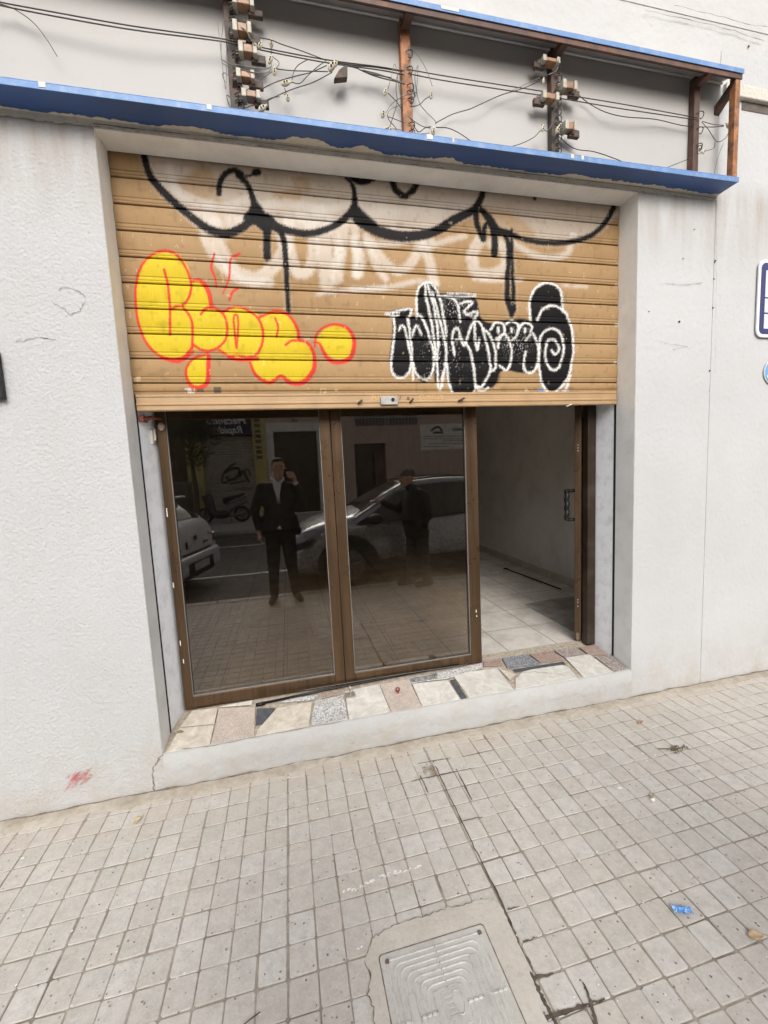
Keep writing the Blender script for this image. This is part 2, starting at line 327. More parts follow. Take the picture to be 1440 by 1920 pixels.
b = MB(); P = [at(u, v, 'z', ZT1+.004) for u, v in [(983, 1133), (1088, 1192), (1120, 1150), (1100, 1116), (1040, 1122)]]; P = [(min(p[0], 2.89), p[1], ZT1+.004) for p in P]; b.prism(P[::-1], (0, 0, -.003)); b.build('floor_patch', mat('darker_floor', (.36, .33, .29), .8, var=.3, scale=8, bump=.002), bld)  # darker patch of floor beside the open door
# ledge right of the sign with its shadow painted as a dark strip below
b = MB(); b.box(XE+.02, WX1, -.030, .02, 3.775, 3.845); b.build('ledge', M_CREAM, bld, bevel=.006)
b = MB(); b.box(2.90, WX1, -.0065, .02, 3.725, 3.773); b.build('ledge_shadow', mat('ledge_shadow_dark', (.12, .10, .085), .9, var=.4, scale=20), bld)
# ================================================================== ROLLER SHUTTER
SZ = 1.975; PITCH_S = .1215; NS = 10
seams = [3.0805-PITCH_S*i for i in range(9)]            # 3.08 ... 2.11
prof = []                                                # (z, dy) going upwards ; dy<0 towards the street
def slat(z0, z1):
    h = z1-z0
    prof.extend([(z0+.0005, .007), (z0+.002, -.001), (z0+.0045, -.004), (z0+.011, -.0045), (z0+.0125, -.0032), (z0+.0145, -.0032), (z0+.016, -.004), (z0+.028, -.005), (z0+.0292, -.0038), (z0+.0312, -.0038), (z0+.0325, -.0052)])
    for t in np.linspace(.3, .92, 15): prof.append((z0+t*h, -.0052-.0035*math.sin((t-.27)/.66*math.pi)))
    prof.extend([(z1-.007, -.004), (z1-.0045, 0), (z1-.002, .006)])
slat(2.048, seams[8]); 
for i in range(8, 0, -1): slat(seams[i], seams[i-1])
slat(seams[0], seams[0]+PITCH_S)
prof = np.array(prof); NX = 940; gx = np.linspace(OX0-.0, OX1+.0, NX)
wob = np.interp(gx, np.linspace(OX0, OX1, 14), rng.normal(0, .0011, 14))
Xg, Zg = np.meshgrid(gx, prof[:, 0]); Yg = YS+.003+prof[:, 1][:, None]+wob[None, :]*np.sin(Zg*7)
U, V = uv_of(Xg, YS, Zg)                                  # drawing coordinates of the sprayed pieces on the shutter plane
nz = rng.random(U.shape)
def vnoise(scale, seed):
    r = np.random.default_rng(seed); G = r.random((90, 120)); a = (Xg-gx[0])*scale; bb = (Zg-1.9)*scale
    i = np.floor(a).astype(int) % 119; j = np.floor(bb).astype(int) % 89; fa = a-np.floor(a); fb = bb-np.floor(bb); fa = fa*fa*(3-2*fa); fb = fb*fb*(3-2*fb)
    return (G[j, i]*(1-fa)+G[j, i+1]*fa)*(1-fb)+(G[j+1, i]*(1-fa)+G[j+1, i+1]*fa)*fb
fb1 = (vnoise(4, 1)+vnoise(9, 2)*.5+vnoise(22, 3)*.25)/1.75; fine = vnoise(60/1.5, 4)
C = np.empty(U.shape+(3,)); tan = np.array(srgb(171, 140, 101)); tan2 = np.array(srgb(156, 125, 87))
C[:] = tan; C += (tan2-tan)*(fb1[..., None]*1.1)
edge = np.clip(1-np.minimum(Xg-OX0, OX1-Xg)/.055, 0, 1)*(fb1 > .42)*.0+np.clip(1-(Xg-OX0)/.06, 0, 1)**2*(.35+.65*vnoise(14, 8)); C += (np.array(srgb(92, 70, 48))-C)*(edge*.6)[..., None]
def over(mask, col, amt=1.0):
    a = np.clip(mask*amt, 0, 1)[..., None]; C[:] = C*(1-a)+np.array(col)*a
def dist(pts, closed=False, box=None):
    P = np.array(spline(list(pts)+([pts[0]] if closed else []), 7)); x0, y0 = P.min(0)-box; x1, y1 = P.max(0)+box
    msk = (U > x0) & (U < x1) & (V > y0) & (V < y1); D = np.full(U.shape, 1e3); u, v = U[msk], V[msk]; d = np.full(u.shape, 1e6); T = np.zeros(u.shape)
    for k in range(len(P)-1):
        a, b_ = P[k], P[k+1]; ab = b_-a; L = (ab**2).sum()+1e-9; t = np.clip(((u-a[0])*ab[0]+(v-a[1])*ab[1])/L, 0, 1); q = (u-a[0]-t*ab[0])**2+(v-a[1]-t*ab[1])**2
        s_ = q < d; d[s_] = q[s_]; T[s_] = (k+t[s_])/(len(P)-1)
    D[msk] = np.sqrt(d); TT = np.zeros(U.shape); TT[msk] = T; return D, TT, P
def stroke(pts, wd, col, soft=2.0, amt=1.0, closed=False, spk=.6):
    D, T, P = dist(pts, closed, 22); W = wd/2 if not hasattr(wd, '__len__') else np.interp(T, np.linspace(0, 1, len(wd)), np.array(wd)/2)
    over(np.clip((W+soft*(.5+spk*(nz-.5))-D)/soft, 0, 1), col, amt)
def fill(pts, col, soft=2.0, amt=1.0, tex=0, smooth=True):
    D, T, P = dist(pts, True, 12) ; u, v = U, V; ins = np.zeros(U.shape, bool)
    for k in range(len(P)):
        a, b_ = P[k], P[(k+1) % len(P)]
        if abs(a[1]-b_[1]) < 1e-9: continue
        ins ^= ((a[1] > v) != (b_[1] > v)) & (u < (b_[0]-a[0])*(v-a[1])/(b_[1]-a[1])+a[0])
    m = np.where(ins, 1, np.clip((soft-D)/soft, 0, 1)); over(m, col, amt*(1-tex*fb1) if tex else amt)
Z3 = lambda P: [(180+x/2.769, 270+y/2.769) for x, y in P]; Z4 = lambda P: [(660+x/2.667, 300+y/2.667) for x, y in P]
GREY = srgb(197, 184, 170); WHT = srgb(214, 206, 196); BLK = srgb(20, 18, 18); YEL = srgb(204, 178, 40); RED = srgb(206, 52, 44)
# pale faded throw-up behind everything
fill(Z3([(250, 70), (700, 125), (1300, 185), (1440, 190), (1500, 330), (1330, 390), (1180, 455), (1000, 440), (860, 380), (700, 460), (560, 440), (400, 300), (300, 180)]), GREY, 10, .95, tex=.3)
fill(Z4([(0, 100), (640, 160), (640, 240), (480, 320), (300, 380), (120, 350), (0, 290)]), GREY, 10, .97, tex=.25)
fill(Z4([(650, 165), (1310, 230), (1280, 300), (1180, 370), (1000, 400), (820, 370), (700, 300)]), GREY, 10, .92, tex=.3)
fill(Z3([(430, 210), (600, 170), (700, 800), (640, 310), (520, 290)]), srgb(170, 138, 98), 12, .7); fill(Z3([(930, 270), (1040, 240), (1040, 300), (960, 310)]), srgb(172, 140, 100), 8, .7); fill(Z3([(1020, 180), (1090, 190), (1100, 250), (1060, 240)]), srgb(172, 140, 100), 8, .5)
fill(Z4([(640, 250), (800, 290), (900, 380), (760, 370), (680, 330)]), srgb(180, 142, 96), 12, .6)
for P, W_ in [(Z3([(380, 120), (420, 240), (530, 300), (660, 330), (780, 290)]), 16), (Z3([(620, 420), (650, 560), (720, 660), (830, 700), (920, 640), (980, 540), (960, 440)]), 26), (Z3([(560, 470), (600, 560), (660, 640), (760, 710), (900, 720)]), 18),
          (Z3([(1000, 400), (1000, 520), (1040, 660), (1100, 660), (1130, 560), (1110, 420), (1060, 380)]), 22), (Z3([(1160, 360), (1180, 480), (1190, 600), (1200, 720)]), 30), (Z3([(1210, 400), (1260, 540), (1240, 640)]), 18), (Z3([(1290, 420), (1270, 560), (1250, 700)]), 22), (Z3([(1340, 420), (1350, 560), (1350, 680)]), 16),
          (Z3([(830, 330), (980, 310), (1180, 340), (1300, 320)]), 16), (Z3([(1400, 480), (1440, 600), (1500, 700)]), 14),
          (Z4([(10, 400), (40, 500), (30, 570)]), 20), (Z4([(90, 410), (150, 500), (230, 555), (300, 510), (340, 420)]), 18), (Z4([(60, 420), (200, 420), (300, 400), (400, 410)]), 12), (Z4([(360, 430), (390, 520), (410, 620)]), 18), (Z4([(380, 440), (460, 410), (560, 380)]), 12),
          (Z4([(640, 400), (600, 480), (620, 560), (700, 570), (770, 530), (760, 440), (700, 420)]), 22), (Z4([(0, 650), (150, 645), (320, 610), (420, 620)]), 10), (Z4([(790, 410), (900, 470), (1000, 490), (1070, 470), (1090, 430)]), 12), (Z4([(610, 598), (700, 606), (850, 600)]), 6), (Z4([(1055, 628), (1110, 632), (1170, 636)]), 5), (Z3([(1150, 780), (1300, 760), (1500, 745)]), 8)]:
    stroke(P, W_, WHT, 7, .56)
stroke(Z4([(1100, 375), (1112, 378)]), 9, WHT, 2, .9); stroke(Z4([(40, 280), (300, 250), (600, 240)]), 20, WHT, 14, .35); stroke(Z3([(560, 380), (650, 400), (760, 400)]), 30, WHT, 16, .35)
# soft pale halo under the black outline
BL = [(Z3([(250, 60), (275, 150), (330, 230), (430, 325), (520, 400), (600, 450), (690, 465), (770, 430), (830, 385)]), [9, 10, 11, 11, 11, 12, 13, 12, 10]), (Z3([(640, 262), (640, 215), (665, 165), (715, 140), (755, 160)]), 8), (Z3([(740, 165), (785, 210), (810, 270), (830, 340), (860, 400)]), [9, 7, 8, 12, 18]), (Z3([(828, 150), (840, 150)]), 11), (Z3([(750, 160), (780, 170), (820, 160)]), 3),
      (Z3([(800, 385), (880, 400), (930, 430), (1010, 455), (1120, 465), (1230, 430), (1310, 370), (1340, 330), (1345, 270), (1325, 205), (1300, 180)]), [20, 24, 14, 10, 10, 10, 11, 9, 5, 5, 5]), (Z3([(890, 400), (888, 500), (888, 590)]), [16, 11, 11]), (Z3([(940, 440), (972, 490), (985, 600), (990, 720), (1000, 865)]), [7, 8, 8, 7, 6]), (Z3([(830, 350), (850, 390), (880, 420)]), 22),
      (Z3([(1340, 190), (1390, 205), (1440, 185)]), 6), (Z4([(0, 240), (10, 160), (0, 130)]), 4), (Z4([(10, 270), (60, 320), (150, 365), (270, 385), (400, 365), (510, 300), (600, 255), (640, 200), (655, 155)]), [16, 17, 17, 16, 14, 14, 12, 9, 8]), (Z4([(200, 100), (215, 150), (260, 180), (300, 160), (320, 120)]), 9), (Z4([(0, 90), (40, 110), (80, 95)]), 9), (Z3([(1340, 340), (1380, 380), (1440, 430)]), 15),
      (Z4([(620, 245), (620, 310), (640, 360), (655, 400), (665, 330), (690, 320), (710, 370), (712, 470)]), [9, 8, 7, 8, 6, 7, 10, 10]), (Z4([(640, 240), (680, 290), (720, 350), (780, 365), (850, 395), (960, 415), (1080, 412), (1190, 380), (1260, 320), (1300, 250), (1310, 215)]), [8, 12, 13, 9, 7, 8, 8, 7, 7, 7, 6]), (Z4([(768, 380), (785, 450), (778, 560), (775, 680), (795, 740), (796, 780)]), [7, 8, 7, 8, 14, 6]), (Z4([(797, 350), (798, 450), (800, 560), (806, 680), (800, 740)]), [3, 5, 5, 6, 10]), (Z4([(912, 180), (912, 198)]), 4)]
for P, W_ in BL: stroke(P, np.array(W_)+9. if hasattr(W_, '__len__') else W_+9, GREY, 5, .25)
for P, W_ in BL: stroke(P, np.array(W_)*1.2+1.5 if hasattr(W_, '__len__') else W_*1.2+1.5, BLK, 3.6, .99, spk=.8)
# yellow piece
YF = [Z3([(330, 560), (260, 600), (215, 720), (212, 860), (260, 1020), (340, 1100), (430, 1110), (500, 1070), (500, 940), (470, 850), (490, 760), (480, 650), (420, 570)]), Z3([(500, 715), (470, 790), (440, 840), (490, 920), (500, 1050), (560, 1070), (640, 1060), (680, 980), (670, 880), (600, 850), (590, 770), (550, 715)]),
      Z3([(680, 860), (640, 900), (670, 960), (640, 1060), (690, 1100), (800, 1110), (860, 1060), (870, 950), (830, 880), (750, 850)]), Z3([(870, 880), (850, 920), (870, 1000), (850, 1090), (800, 1130), (830, 1190), (900, 1230), (960, 1210), (1040, 1230), (1110, 1200), (1130, 1100), (1090, 1030), (1040, 1020), (1040, 940), (990, 880), (930, 865)]), Z3([(560, 1100), (490, 1130), (470, 1190), (490, 1250), (560, 1250), (575, 1180), (575, 1110)]), Z3([(1240, 945), (1180, 970), (1150, 1030), (1200, 1090), (1260, 1115), (1320, 1090), (1330, 1010), (1290, 955)])]
for P in YF: fill(P, YEL, 2)
over(((C[..., 1] > .5) & (C[..., 2] < .1)).astype(float)*np.clip(fb1-.35, 0, 1), srgb(206, 178, 40), 1.4)
for P, W_ in [(YF[0][:8]+[YF[0][0]][:0], 6)]: pass
RL = [(Z3([(500, 1060), (440, 1112), (340, 1105), (255, 1020), (212, 880), (210, 720), (255, 610), (330, 558), (410, 570), (470, 650), (495, 740), (470, 820), (390, 855)]), 5), (Z3([(355, 655), (375, 740), (385, 860), (385, 990)]), 5), (Z3([(450, 845), (495, 910), (502, 1000), (500, 1060)]), 5), (Z3([(495, 712), (545, 712), (585, 770), (600, 850)]), [5, 8, 9, 8]), (Z3([(545, 885), (570, 855), (620, 855), (665, 890), (682, 960), (665, 1030), (610, 1070), (550, 1070), (500, 1040)]), 5),
      (Z3([(660, 870), (730, 845), (800, 870), (850, 920), (868, 1000), (845, 1080), (790, 1110), (730, 1095), (700, 1105), (640, 1070)]), 5), (Z3([(720, 985), (730, 1060), (715, 905), (738, 905), (732, 1060)]), 4), (Z3([(850, 900), (930, 868), (1000, 890), (1045, 960), (1055, 1020)]), 6), (Z3([(930, 905), (945, 950), (938, 1000)]), 4), (Z3([(985, 1045), (1020, 1022), (1090, 1030), (1130, 1090), (1130, 1170), (1080, 1235), (1010, 1240), (960, 1205), (900, 1240), (830, 1200), (800, 1135)]), [5, 5, 6, 7, 9, 10, 9, 6, 7, 6, 5]),
      (Z3([(580, 1090), (500, 1120), (468, 1185), (490, 1250), (540, 1265), (580, 1230), (585, 1100)]), [6, 5, 5, 7, 9, 9, 9]), (Z3([(1135, 1055), (1150, 980), (1220, 940), (1300, 955), (1340, 1020), (1320, 1110), (1250, 1135), (1200, 1110), (1160, 1040), (1135, 1030)]), [4, 4, 5, 6, 8, 9, 8, 8, 5, 5]), (Z3([(340, 1108), (430, 1130), (500, 1080)]), 7), (Z3([(690, 1110), (760, 1122), (840, 1115)]), 7),
      (Z3([(615, 572), (600, 640), (620, 700), (625, 745)]), [4, 5, 4, 3]), (Z3([(745, 572), (700, 600), (692, 690), (660, 780)]), [5, 4, 4, 3]), (Z3([(735, 752), (710, 770), (693, 812)]), [6, 5, 5])]
for P, W_ in RL: stroke(P, W_, RED, 2.0, .95)
# black piece with white outlines
KF = [Z4([(200, 760), (205, 860), (190, 1010), (215, 1080), (280, 1070), (300, 1000), (320, 1080), (370, 1110), (410, 1060), (420, 1110), (460, 1060), (480, 1100), (500, 1160), (560, 1200), (610, 1180), (620, 1130), (680, 1140), (720, 1110), (735, 1060), (780, 1050), (830, 1060), (900, 1060), (930, 1010), (920, 900), (890, 810), (800, 800), (700, 820), (640, 790), (600, 680), (440, 670), (420, 640), (370, 610), (330, 660), (320, 780)]),
      Z4([(900, 800), (890, 700), (930, 640), (1000, 620), (1045, 670), (1055, 750), (1095, 830), (1105, 950), (1080, 1080), (1010, 1150), (950, 1120), (930, 1000), (920, 900)]), Z4([(170, 765), (290, 742), (290, 770), (200, 780)])]
for P in KF: fill(P, BLK, 3)
for P in [Z4([(930, 1060), (905, 1050), (920, 1000)]), Z4([(700, 1130), (730, 1100), (735, 1060)])]: stroke(P, 5, BLK, 5, .6)
WL = [[(205, 770), (212, 860), (195, 1010), (205, 1070), (245, 1090), (285, 1060), (298, 980), (290, 880), (278, 790)], [(168, 770), (290, 745), (290, 778)], [(180, 765), (200, 785), (230, 775)], [(235, 850), (245, 830), (265, 850), (290, 960), (300, 1000)], [(300, 1000), (320, 1070), (370, 1100), (400, 1060), (410, 980), (385, 880), (350, 790), (330, 775)], [(300, 880), (320, 830), (345, 870)],
      [(325, 790), (322, 700), (335, 640), (375, 612), (415, 640), (440, 700), (460, 800), (470, 880)], [(365, 620), (372, 700), (395, 800), (410, 900), (420, 1000)], [(375, 620), (400, 700), (420, 800), (430, 900), (425, 1000), (430, 1140)], [(400, 660), (450, 850), (470, 960), (460, 1060), (440, 1150)], [(430, 680), (500, 690), (530, 740), (540, 810)], [(460, 680), (500, 688), (605, 682), (600, 672), (480, 668)], [(540, 720), (570, 710), (600, 715), (560, 760), (600, 780)], [(570, 775), (625, 760), (610, 800)],
      [(512, 975), (500, 900), (510, 850), (530, 850), (560, 930), (590, 840), (620, 805), (650, 840), (680, 960), (690, 1050), (650, 1130), (615, 1130)], [(520, 900), (550, 900), (590, 960), (610, 1060), (615, 1150), (580, 1195), (520, 1190), (485, 1120), (470, 1000)], [(610, 820), (615, 900), (625, 950), (635, 900)], [(650, 845), (690, 880), (715, 960), (715, 1040), (690, 1060)], [(690, 850), (715, 815), (750, 820), (760, 860), (735, 900), (728, 940)], [(728, 840), (730, 865)], [(793, 845), (797, 862)], [(862, 845), (862, 862)],
      [(720, 900), (760, 870), (790, 920), (795, 1000), (770, 1050), (735, 1030)], [(770, 820), (800, 805), (830, 830), (820, 880), (790, 910)], [(830, 850), (860, 815), (895, 830), (890, 860)], [(870, 900), (900, 870), (925, 920), (930, 1000), (905, 1060), (860, 1050), (865, 960)], [(890, 800), (885, 720), (910, 650), (970, 615), (1030, 640), (1050, 700), (1050, 760)], [(925, 800), (950, 750), (1000, 730), (1060, 760), (1095, 840), (1105, 950), (1085, 1070), (1050, 1130), (1000, 1165), (955, 1130), (935, 1040), (935, 930), (950, 870), (1000, 845), (1045, 880), (1055, 960), (1030, 1040), (990, 1045), (965, 980), (975, 910), (1010, 900), (1032, 940), (1015, 975), (995, 955)],
      [(960, 1140), (1000, 1190), (1060, 1160), (1090, 1080)], [(500, 1180), (540, 1215), (600, 1205)], [(620, 1140), (650, 1155), (680, 1140)], [(300, 1000), (305, 1100)], [(455, 1060), (450, 1130)]]
for k, P in enumerate(WL): stroke(Z4(P), 3.6 if k != 28 else 4.5, srgb(232, 229, 224), 2.6, .95, spk=1.2)
sp = (nz > .965)*np.exp(-(((U-830)/30)**2+((V-655)/60)**2))+(nz > .9)*np.exp(-(((U-965)/22)**2+((V-640)/22)**2))+(nz > .9)*np.exp(-(((U-855)/18)**2+((V-575)/16)**2)); over(sp, srgb(225, 222, 216), 1.2)
# stickers torn off / paint nicks
for (u, v, a, h, c) in [(356, 733, 9, 5, (215, 208, 198)), (376, 732, 6, 3, (90, 80, 70)), (408, 731, 7, 5, (70, 66, 62)), (606, 733, 6, 4, (212, 196, 170)), (630, 732, 3, 2, (205, 190, 165)), (1013, 733, 6, 5, (120, 150, 200)), (988, 732, 4, 3, (215, 200, 180)), (1060, 733, 7, 3, (190, 190, 195)), (1157, 610, 4, 3, (220, 205, 185)), (1155, 680, 4, 3, (220, 205, 185)), (1158, 535, 4, 2, (220, 205, 185)), (258, 711, 6, 5, (205, 180, 140))]:
    over(((abs(U-u) < a) & (abs(V-v) < h) & (vnoise(90/1.5, 11) > .3)).astype(float), srgb(*c), .8)
over((vnoise(40, 21) > .93).astype(float)*(nz > .4), srgb(226, 205, 170), .35)
C *= 1-.18*np.clip((fine-.72)*4, 0, 1)[..., None]
# slat joints and grooves darkened
jd = np.ones(len(prof)); jd[:] = prof[:, 1] > 0; C *= 1-.80*jd[:, None, None]; gv = np.isclose(prof[:, 1], -.0032) | np.isclose(prof[:, 1], -.0038); C *= 1-.45*gv[:, None, None].astype(float)
shut = thing('roller_shutter', 'half lowered tan roller shutter covered in yellow, black and white graffiti', 'roller shutter', ((OX0+OX1)/2, YS, SZ))
n0, n1 = U.shape; me = bpy.data.meshes.new('curtain'); idx = np.arange(n0*n1).reshape(n0, n1)
co = np.stack([Xg, Yg, Zg], -1).reshape(-1, 3)-np.array([(OX0+OX1)/2, YS, SZ]); me.vertices.add(n0*n1); me.vertices.foreach_set('co', co.ravel())
q = np.stack([idx[:-1, :-1], idx[:-1, 1:], idx[1:, 1:], idx[1:, :-1]], -1).reshape(-1, 4); nf = len(q); me.loops.add(nf*4); me.loops.foreach_set('vertex_index', q.ravel()); me.polygons.add(nf); me.polygons.foreach_set('loop_start', np.arange(nf)*4); me.update(calc_edges=True)
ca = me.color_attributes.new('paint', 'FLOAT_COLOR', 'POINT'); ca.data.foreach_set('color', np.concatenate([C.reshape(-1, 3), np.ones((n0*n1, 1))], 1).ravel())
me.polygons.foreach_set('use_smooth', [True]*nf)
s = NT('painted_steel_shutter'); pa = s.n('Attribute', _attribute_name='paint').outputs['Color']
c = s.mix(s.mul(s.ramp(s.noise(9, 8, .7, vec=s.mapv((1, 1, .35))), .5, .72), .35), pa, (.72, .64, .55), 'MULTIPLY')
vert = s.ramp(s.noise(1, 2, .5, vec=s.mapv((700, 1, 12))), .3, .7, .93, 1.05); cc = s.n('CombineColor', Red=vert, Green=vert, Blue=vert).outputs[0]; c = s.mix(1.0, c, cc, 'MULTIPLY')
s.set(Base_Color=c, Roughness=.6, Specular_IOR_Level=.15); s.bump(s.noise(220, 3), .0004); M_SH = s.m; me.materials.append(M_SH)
cur = bpy.data.objects.new('curtain', me); COL.objects.link(cur); cur.parent = shut; cur['label'] = 'horizontal tan slats painted with graffiti'
M_TAN = mat('tan_steel', srgb(173, 141, 102), .45, var=.1, scale=7, bump=.0005, bscale=120, dirt=(.30, .20, .12), dscale=11, damt=.35)
b = MB()   # stepped bottom bar
y0 = YS-.012; X0, X1 = OX0+.012, OX1-.012
pf = [(YS+.012, 2.0475), (y0+.006, 2.0475), (y0, 2.043), (y0, 2.034), (y0+.004, 2.031), (y0+.004, 2.004), (y0-.004, 1.999), (y0-.004, 1.992), (y0+.001, 1.988), (y0+.001, 1.968), (y0+.006, 1.963), (YS+.014, 1.963)]
b.prism([(X0, y, z+.003) for y, z in pf], (X1-X0, 0, 0)); b.build('bottom_bar', M_TAN, shut, bevel=.001, seg=1)
b = MB(); p = at(730, 751, 'y', y0-.01); b.box(p[0]-.052, p[0]+.052, y0-.014, y0, p[2]-.024, p[2]+.024); lk = b.build('lock_plate', mat('worn_steel', (.36, .35, .33), .35, metal=.8, var=.15), shut, bevel=.003)
b = MB(); b.cyl((p[0]+.02, y0-.016, p[2]+.004), (0, 1, 0), .010, .006, 14); b.box(p[0]+.0185, p[0]+.0215, y0-.0195, y0-.017, p[2]-.003, p[2]+.011); b.build('keyhole', M_DARK, lk)
for u, v, du, dv in [(672, 756, 7, -6), (769, 754, 6, -7), (860, 752, 11, -6)]:
    b = MB(); a = at(u, v, 'y', y0-.004); c2 = at(u+du, v+dv, 'y', y0-.022); b.tube([a, a+(0, -.008, 0), c2], .006, 8); b.build('pull_stub', mat('rusty_stub', (.08, .045, .03), .7, var=.4, scale=80), shut, smooth=True)
b = MB(); b.tube([at(1062, 762, 'y', y0), at(1072, 758, 'y', y0-.012)], .004, 6); b.build('latch_pin', mat('pin', (.6, .55, .5), .5), shut)
M_EMB = mat('embossed_tan', srgb(206, 166, 112), .45, var=.08, bump=0)
for txt, u, v in (('PUERTAS', 721, 734.5), ('CUBELLS', 808, 734.5)):
    b = MB(); p = at(u, v, 'y', y0); put_text(b, txt, .036, (p[0], y0+.0035, 2.0105), (1.08, 0, 0), (0, 0, 1), (0, -1, 0), extrude=.0016); b.build('embossed_lettering', M_EMB, shut)
b = MB(); p = at(765, 734, 'y', y0); b.tube([(p[0]-.008, y0+.002, 2.012), (p[0], y0, 2.027), (p[0]+.008, y0+.002, 2.012), (p[0]-.008, y0+.002, 2.012)], .0025, 6); b.tube([(p[0]-.05, y0+.002, 2.03), (p[0]-.045, y0+.002, 2.03), (p[0]-.05, y0+.002, 2.01)], .0018, 6); b.build('embossed_emblem', mat('emb_dark', (.14, .11, .09), .6), shut)
# ================================================================== GLAZED SHOPFRONT
s = NT('bronze_aluminium'); st = s.ramp(s.noise(1, 3, .5, vec=s.mapv((30, 30, 1.4))), .3, .7); c = s.mix(st, srgb(80, 62, 45), srgb(104, 82, 60)); c = s.mix(s.mul(s.ramp(s.noise(14, 7, .7), .6, .8), .15), c, (.12, .105, .09))
s.set(Base_Color=c, Metallic=.6, Roughness=s.ramp(s.noise(8, 6), .3, .7, .25, .36), Specular_IOR_Level=.5); M_BR = s.m
s = NT('tinted_glass'); s.t.nodes.remove(s.b); lw = s.n('LayerWeight', Blend=.5); f5 = s.n('Math', _operation='POWER', i0=lw.outputs['Facing'], i1=4.0).outputs[0]; F = s.add(s.mul(f5, .88), .125)
g_ = s.n('BsdfGlossy', Roughness=0.0, Color=(1, .985, .965, 1)); t_ = s.n('BsdfTransparent', Color=(.62, .56, .48, 1)); mx = s.n('MixShader', i0=F); s.link(t_.outputs[0], mx.inputs[1]); s.link(g_.outputs[0], mx.inputs[2]); s.link(mx.outputs[0], s.t.nodes['Material Output'].inputs[0]); M_GL = s.m
M_GASK = mat('gasket', (.20, .18, .16), .5, bump=0)
sf = thing('glazed_shopfront', 'bronze aluminium shopfront with two tinted fixed panes below the shutter', 'shopfront', (.27, YG, ZT1))
FB = ZT1-.002; ZH = 1.955; FD = .055; y1 = YG+FD
KX = lambda x: x*.9781
KZ = lambda z: 1.62+(z-1.62)*.9781
def frame(nm, x0, x1, z0, z1):
    b = MB(); b.box(KX(x0), KX(x1), YG, y1, z0 if z0 == FB else KZ(z0), KZ(z1)); return b.build(nm, M_BR, sf, bevel=.003)
frame('stile', -.700, -.650, FB, 2.9); frame('stile', .212, .2765, FB, 2.9); frame('stile', .2795, .343, FB, 2.9); frame('stile', 1.168, 1.250, FB, 2.9)
frame('bottom_rail', -.650, .212, FB, .300); frame('bottom_rail', .343, 1.168, FB, .290)
frame('top_rail', -.650, .212, ZH+.05, ZH+.2); frame('top_rail', .343, 1.168, ZH+.05, ZH+.2)
jo = frame('jamb', 2.108, 2.175, FB, 2.9); jo.data.materials.clear(); jo.data.materials.append(mat('shaded_bronze', srgb(58, 46, 35), .4, metal=.4, dirt=(.1, .08, .06))); frame('transom', 1.250, 2.100, ZH+.10, ZH+.22)  # jamb bronze darkened to carry the shade of its recess
for nm, x0, x1, z0 in (('pane', -.650, .212, .300), ('pane', .343, 1.168, .290)):
    x0, x1, z0 = KX(x0), KX(x1), KZ(z0); b = MB(); b.box(x0+.0012, x1-.0012, GL-.003, GL+.003, z0+.0012, ZH+.04); pn = b.build(nm, M_GL, sf)
    b = MB(); w_ = .0035
    b.box(x0, x0+w_, YG+.004, GL-.004, z0, ZH+.05); b.box(x1-w_, x1, YG+.004, GL-.004, z0, ZH+.05); b.box(x0+w_, x1-w_, YG+.004, GL-.004, z0, z0+w_); b.build('gasket', M_GASK, sf)
for z0, z1 in ((ZH+.22, 2.9),):
    b = MB(); b.box(-.633, .205, GL-.003, GL+.003, ZH+.19, 2.85); b.box(.337, 1.141, GL-.003, GL+.003, ZH+.19, 2.85); b.box(1.225, 2.05, GL-.003, GL+.003, ZH+.22, 2.9); b.build('fanlight', M_GL, sf)
b = MB()
for u, v, l in [(236, 1000, 0)]: pass
for (u, v, h) in [(313, 961, .05), (325, 1097, .028), (338, 1206, .03), (344, 1240, .025), (893, 1146, .02), (894, 1155, .012)]:
    p = at(u, v, 'y', YG-.0015); b.box(p[0]-.0025, p[0]+.0025, YG-.0015, YG, p[2]-h/2, p[2]+h/2)
b.build('paint_chip', mat('bare_alu', (.75, .72, .66), .5), sf)
# open door leaf seen edge-on, swung inwards towards the right wall
dl = thing('glass_door', 'open glass door leaf seen edge-on with a black twisted pull handle', 'door', (2.04, YG+.06, ZT1))
DD = np.array([.655, .756, 0]); DN = np.array([-.756, .655, 0]); D0 = np.array([2.040, YG+.075, 0])
def leaf(nm, t0, t1, z0, z1, th=.022, m_=M_BR, bv=.003):
    b = MB(); c = [D0+DD*t0-DN*th, D0+DD*t1-DN*th, D0+DD*t1+DN*th, D0+DD*t0+DN*th]
    b.hexa([tuple(q_+(0, 0, z0)) for q_ in c]+[tuple(q_+(0, 0, z1)) for q_ in c]); return b.build(nm, m_, dl, bevel=bv)
leaf('stile', 0, .07, ZT1+.012, 2.05); leaf('stile', .70, .77, ZT1+.012, 2.05); leaf('bottom_rail', .07, .70, ZT1+.012, ZT1+.09); leaf('top_rail', .07, .70, 1.97, 2.05); leaf('pane', .07, .70, ZT1+.09, 1.97, .003, M_GL, 0)
b = MB(); M_BLK = mat('black_metal', (.02, .019, .018), .4, metal=.5, var=.3, bump=.0003)
hz0, hz1 = at(1078, 976, 'y', D0[1])[2], at(1078, 921, 'y', D0[1])[2]
hp = D0+DD*.035+DN*.022
for z in (hz0, hz1): b.tube([tuple(hp+(0, 0, z)), tuple(hp+DN*.055+(0, 0, z))], .013, 10)
tw = [tuple(hp+DN*.055+np.array([.0025*math.cos(t*22), .0025*math.sin(t*22), hz0-.006+(hz1-hz0+.012)*t])) for t in np.linspace(0, 1, 60)]; b.tube(tw, .017, 10); b.build('handle', M_BLK, dl, smooth=True)
b = MB()
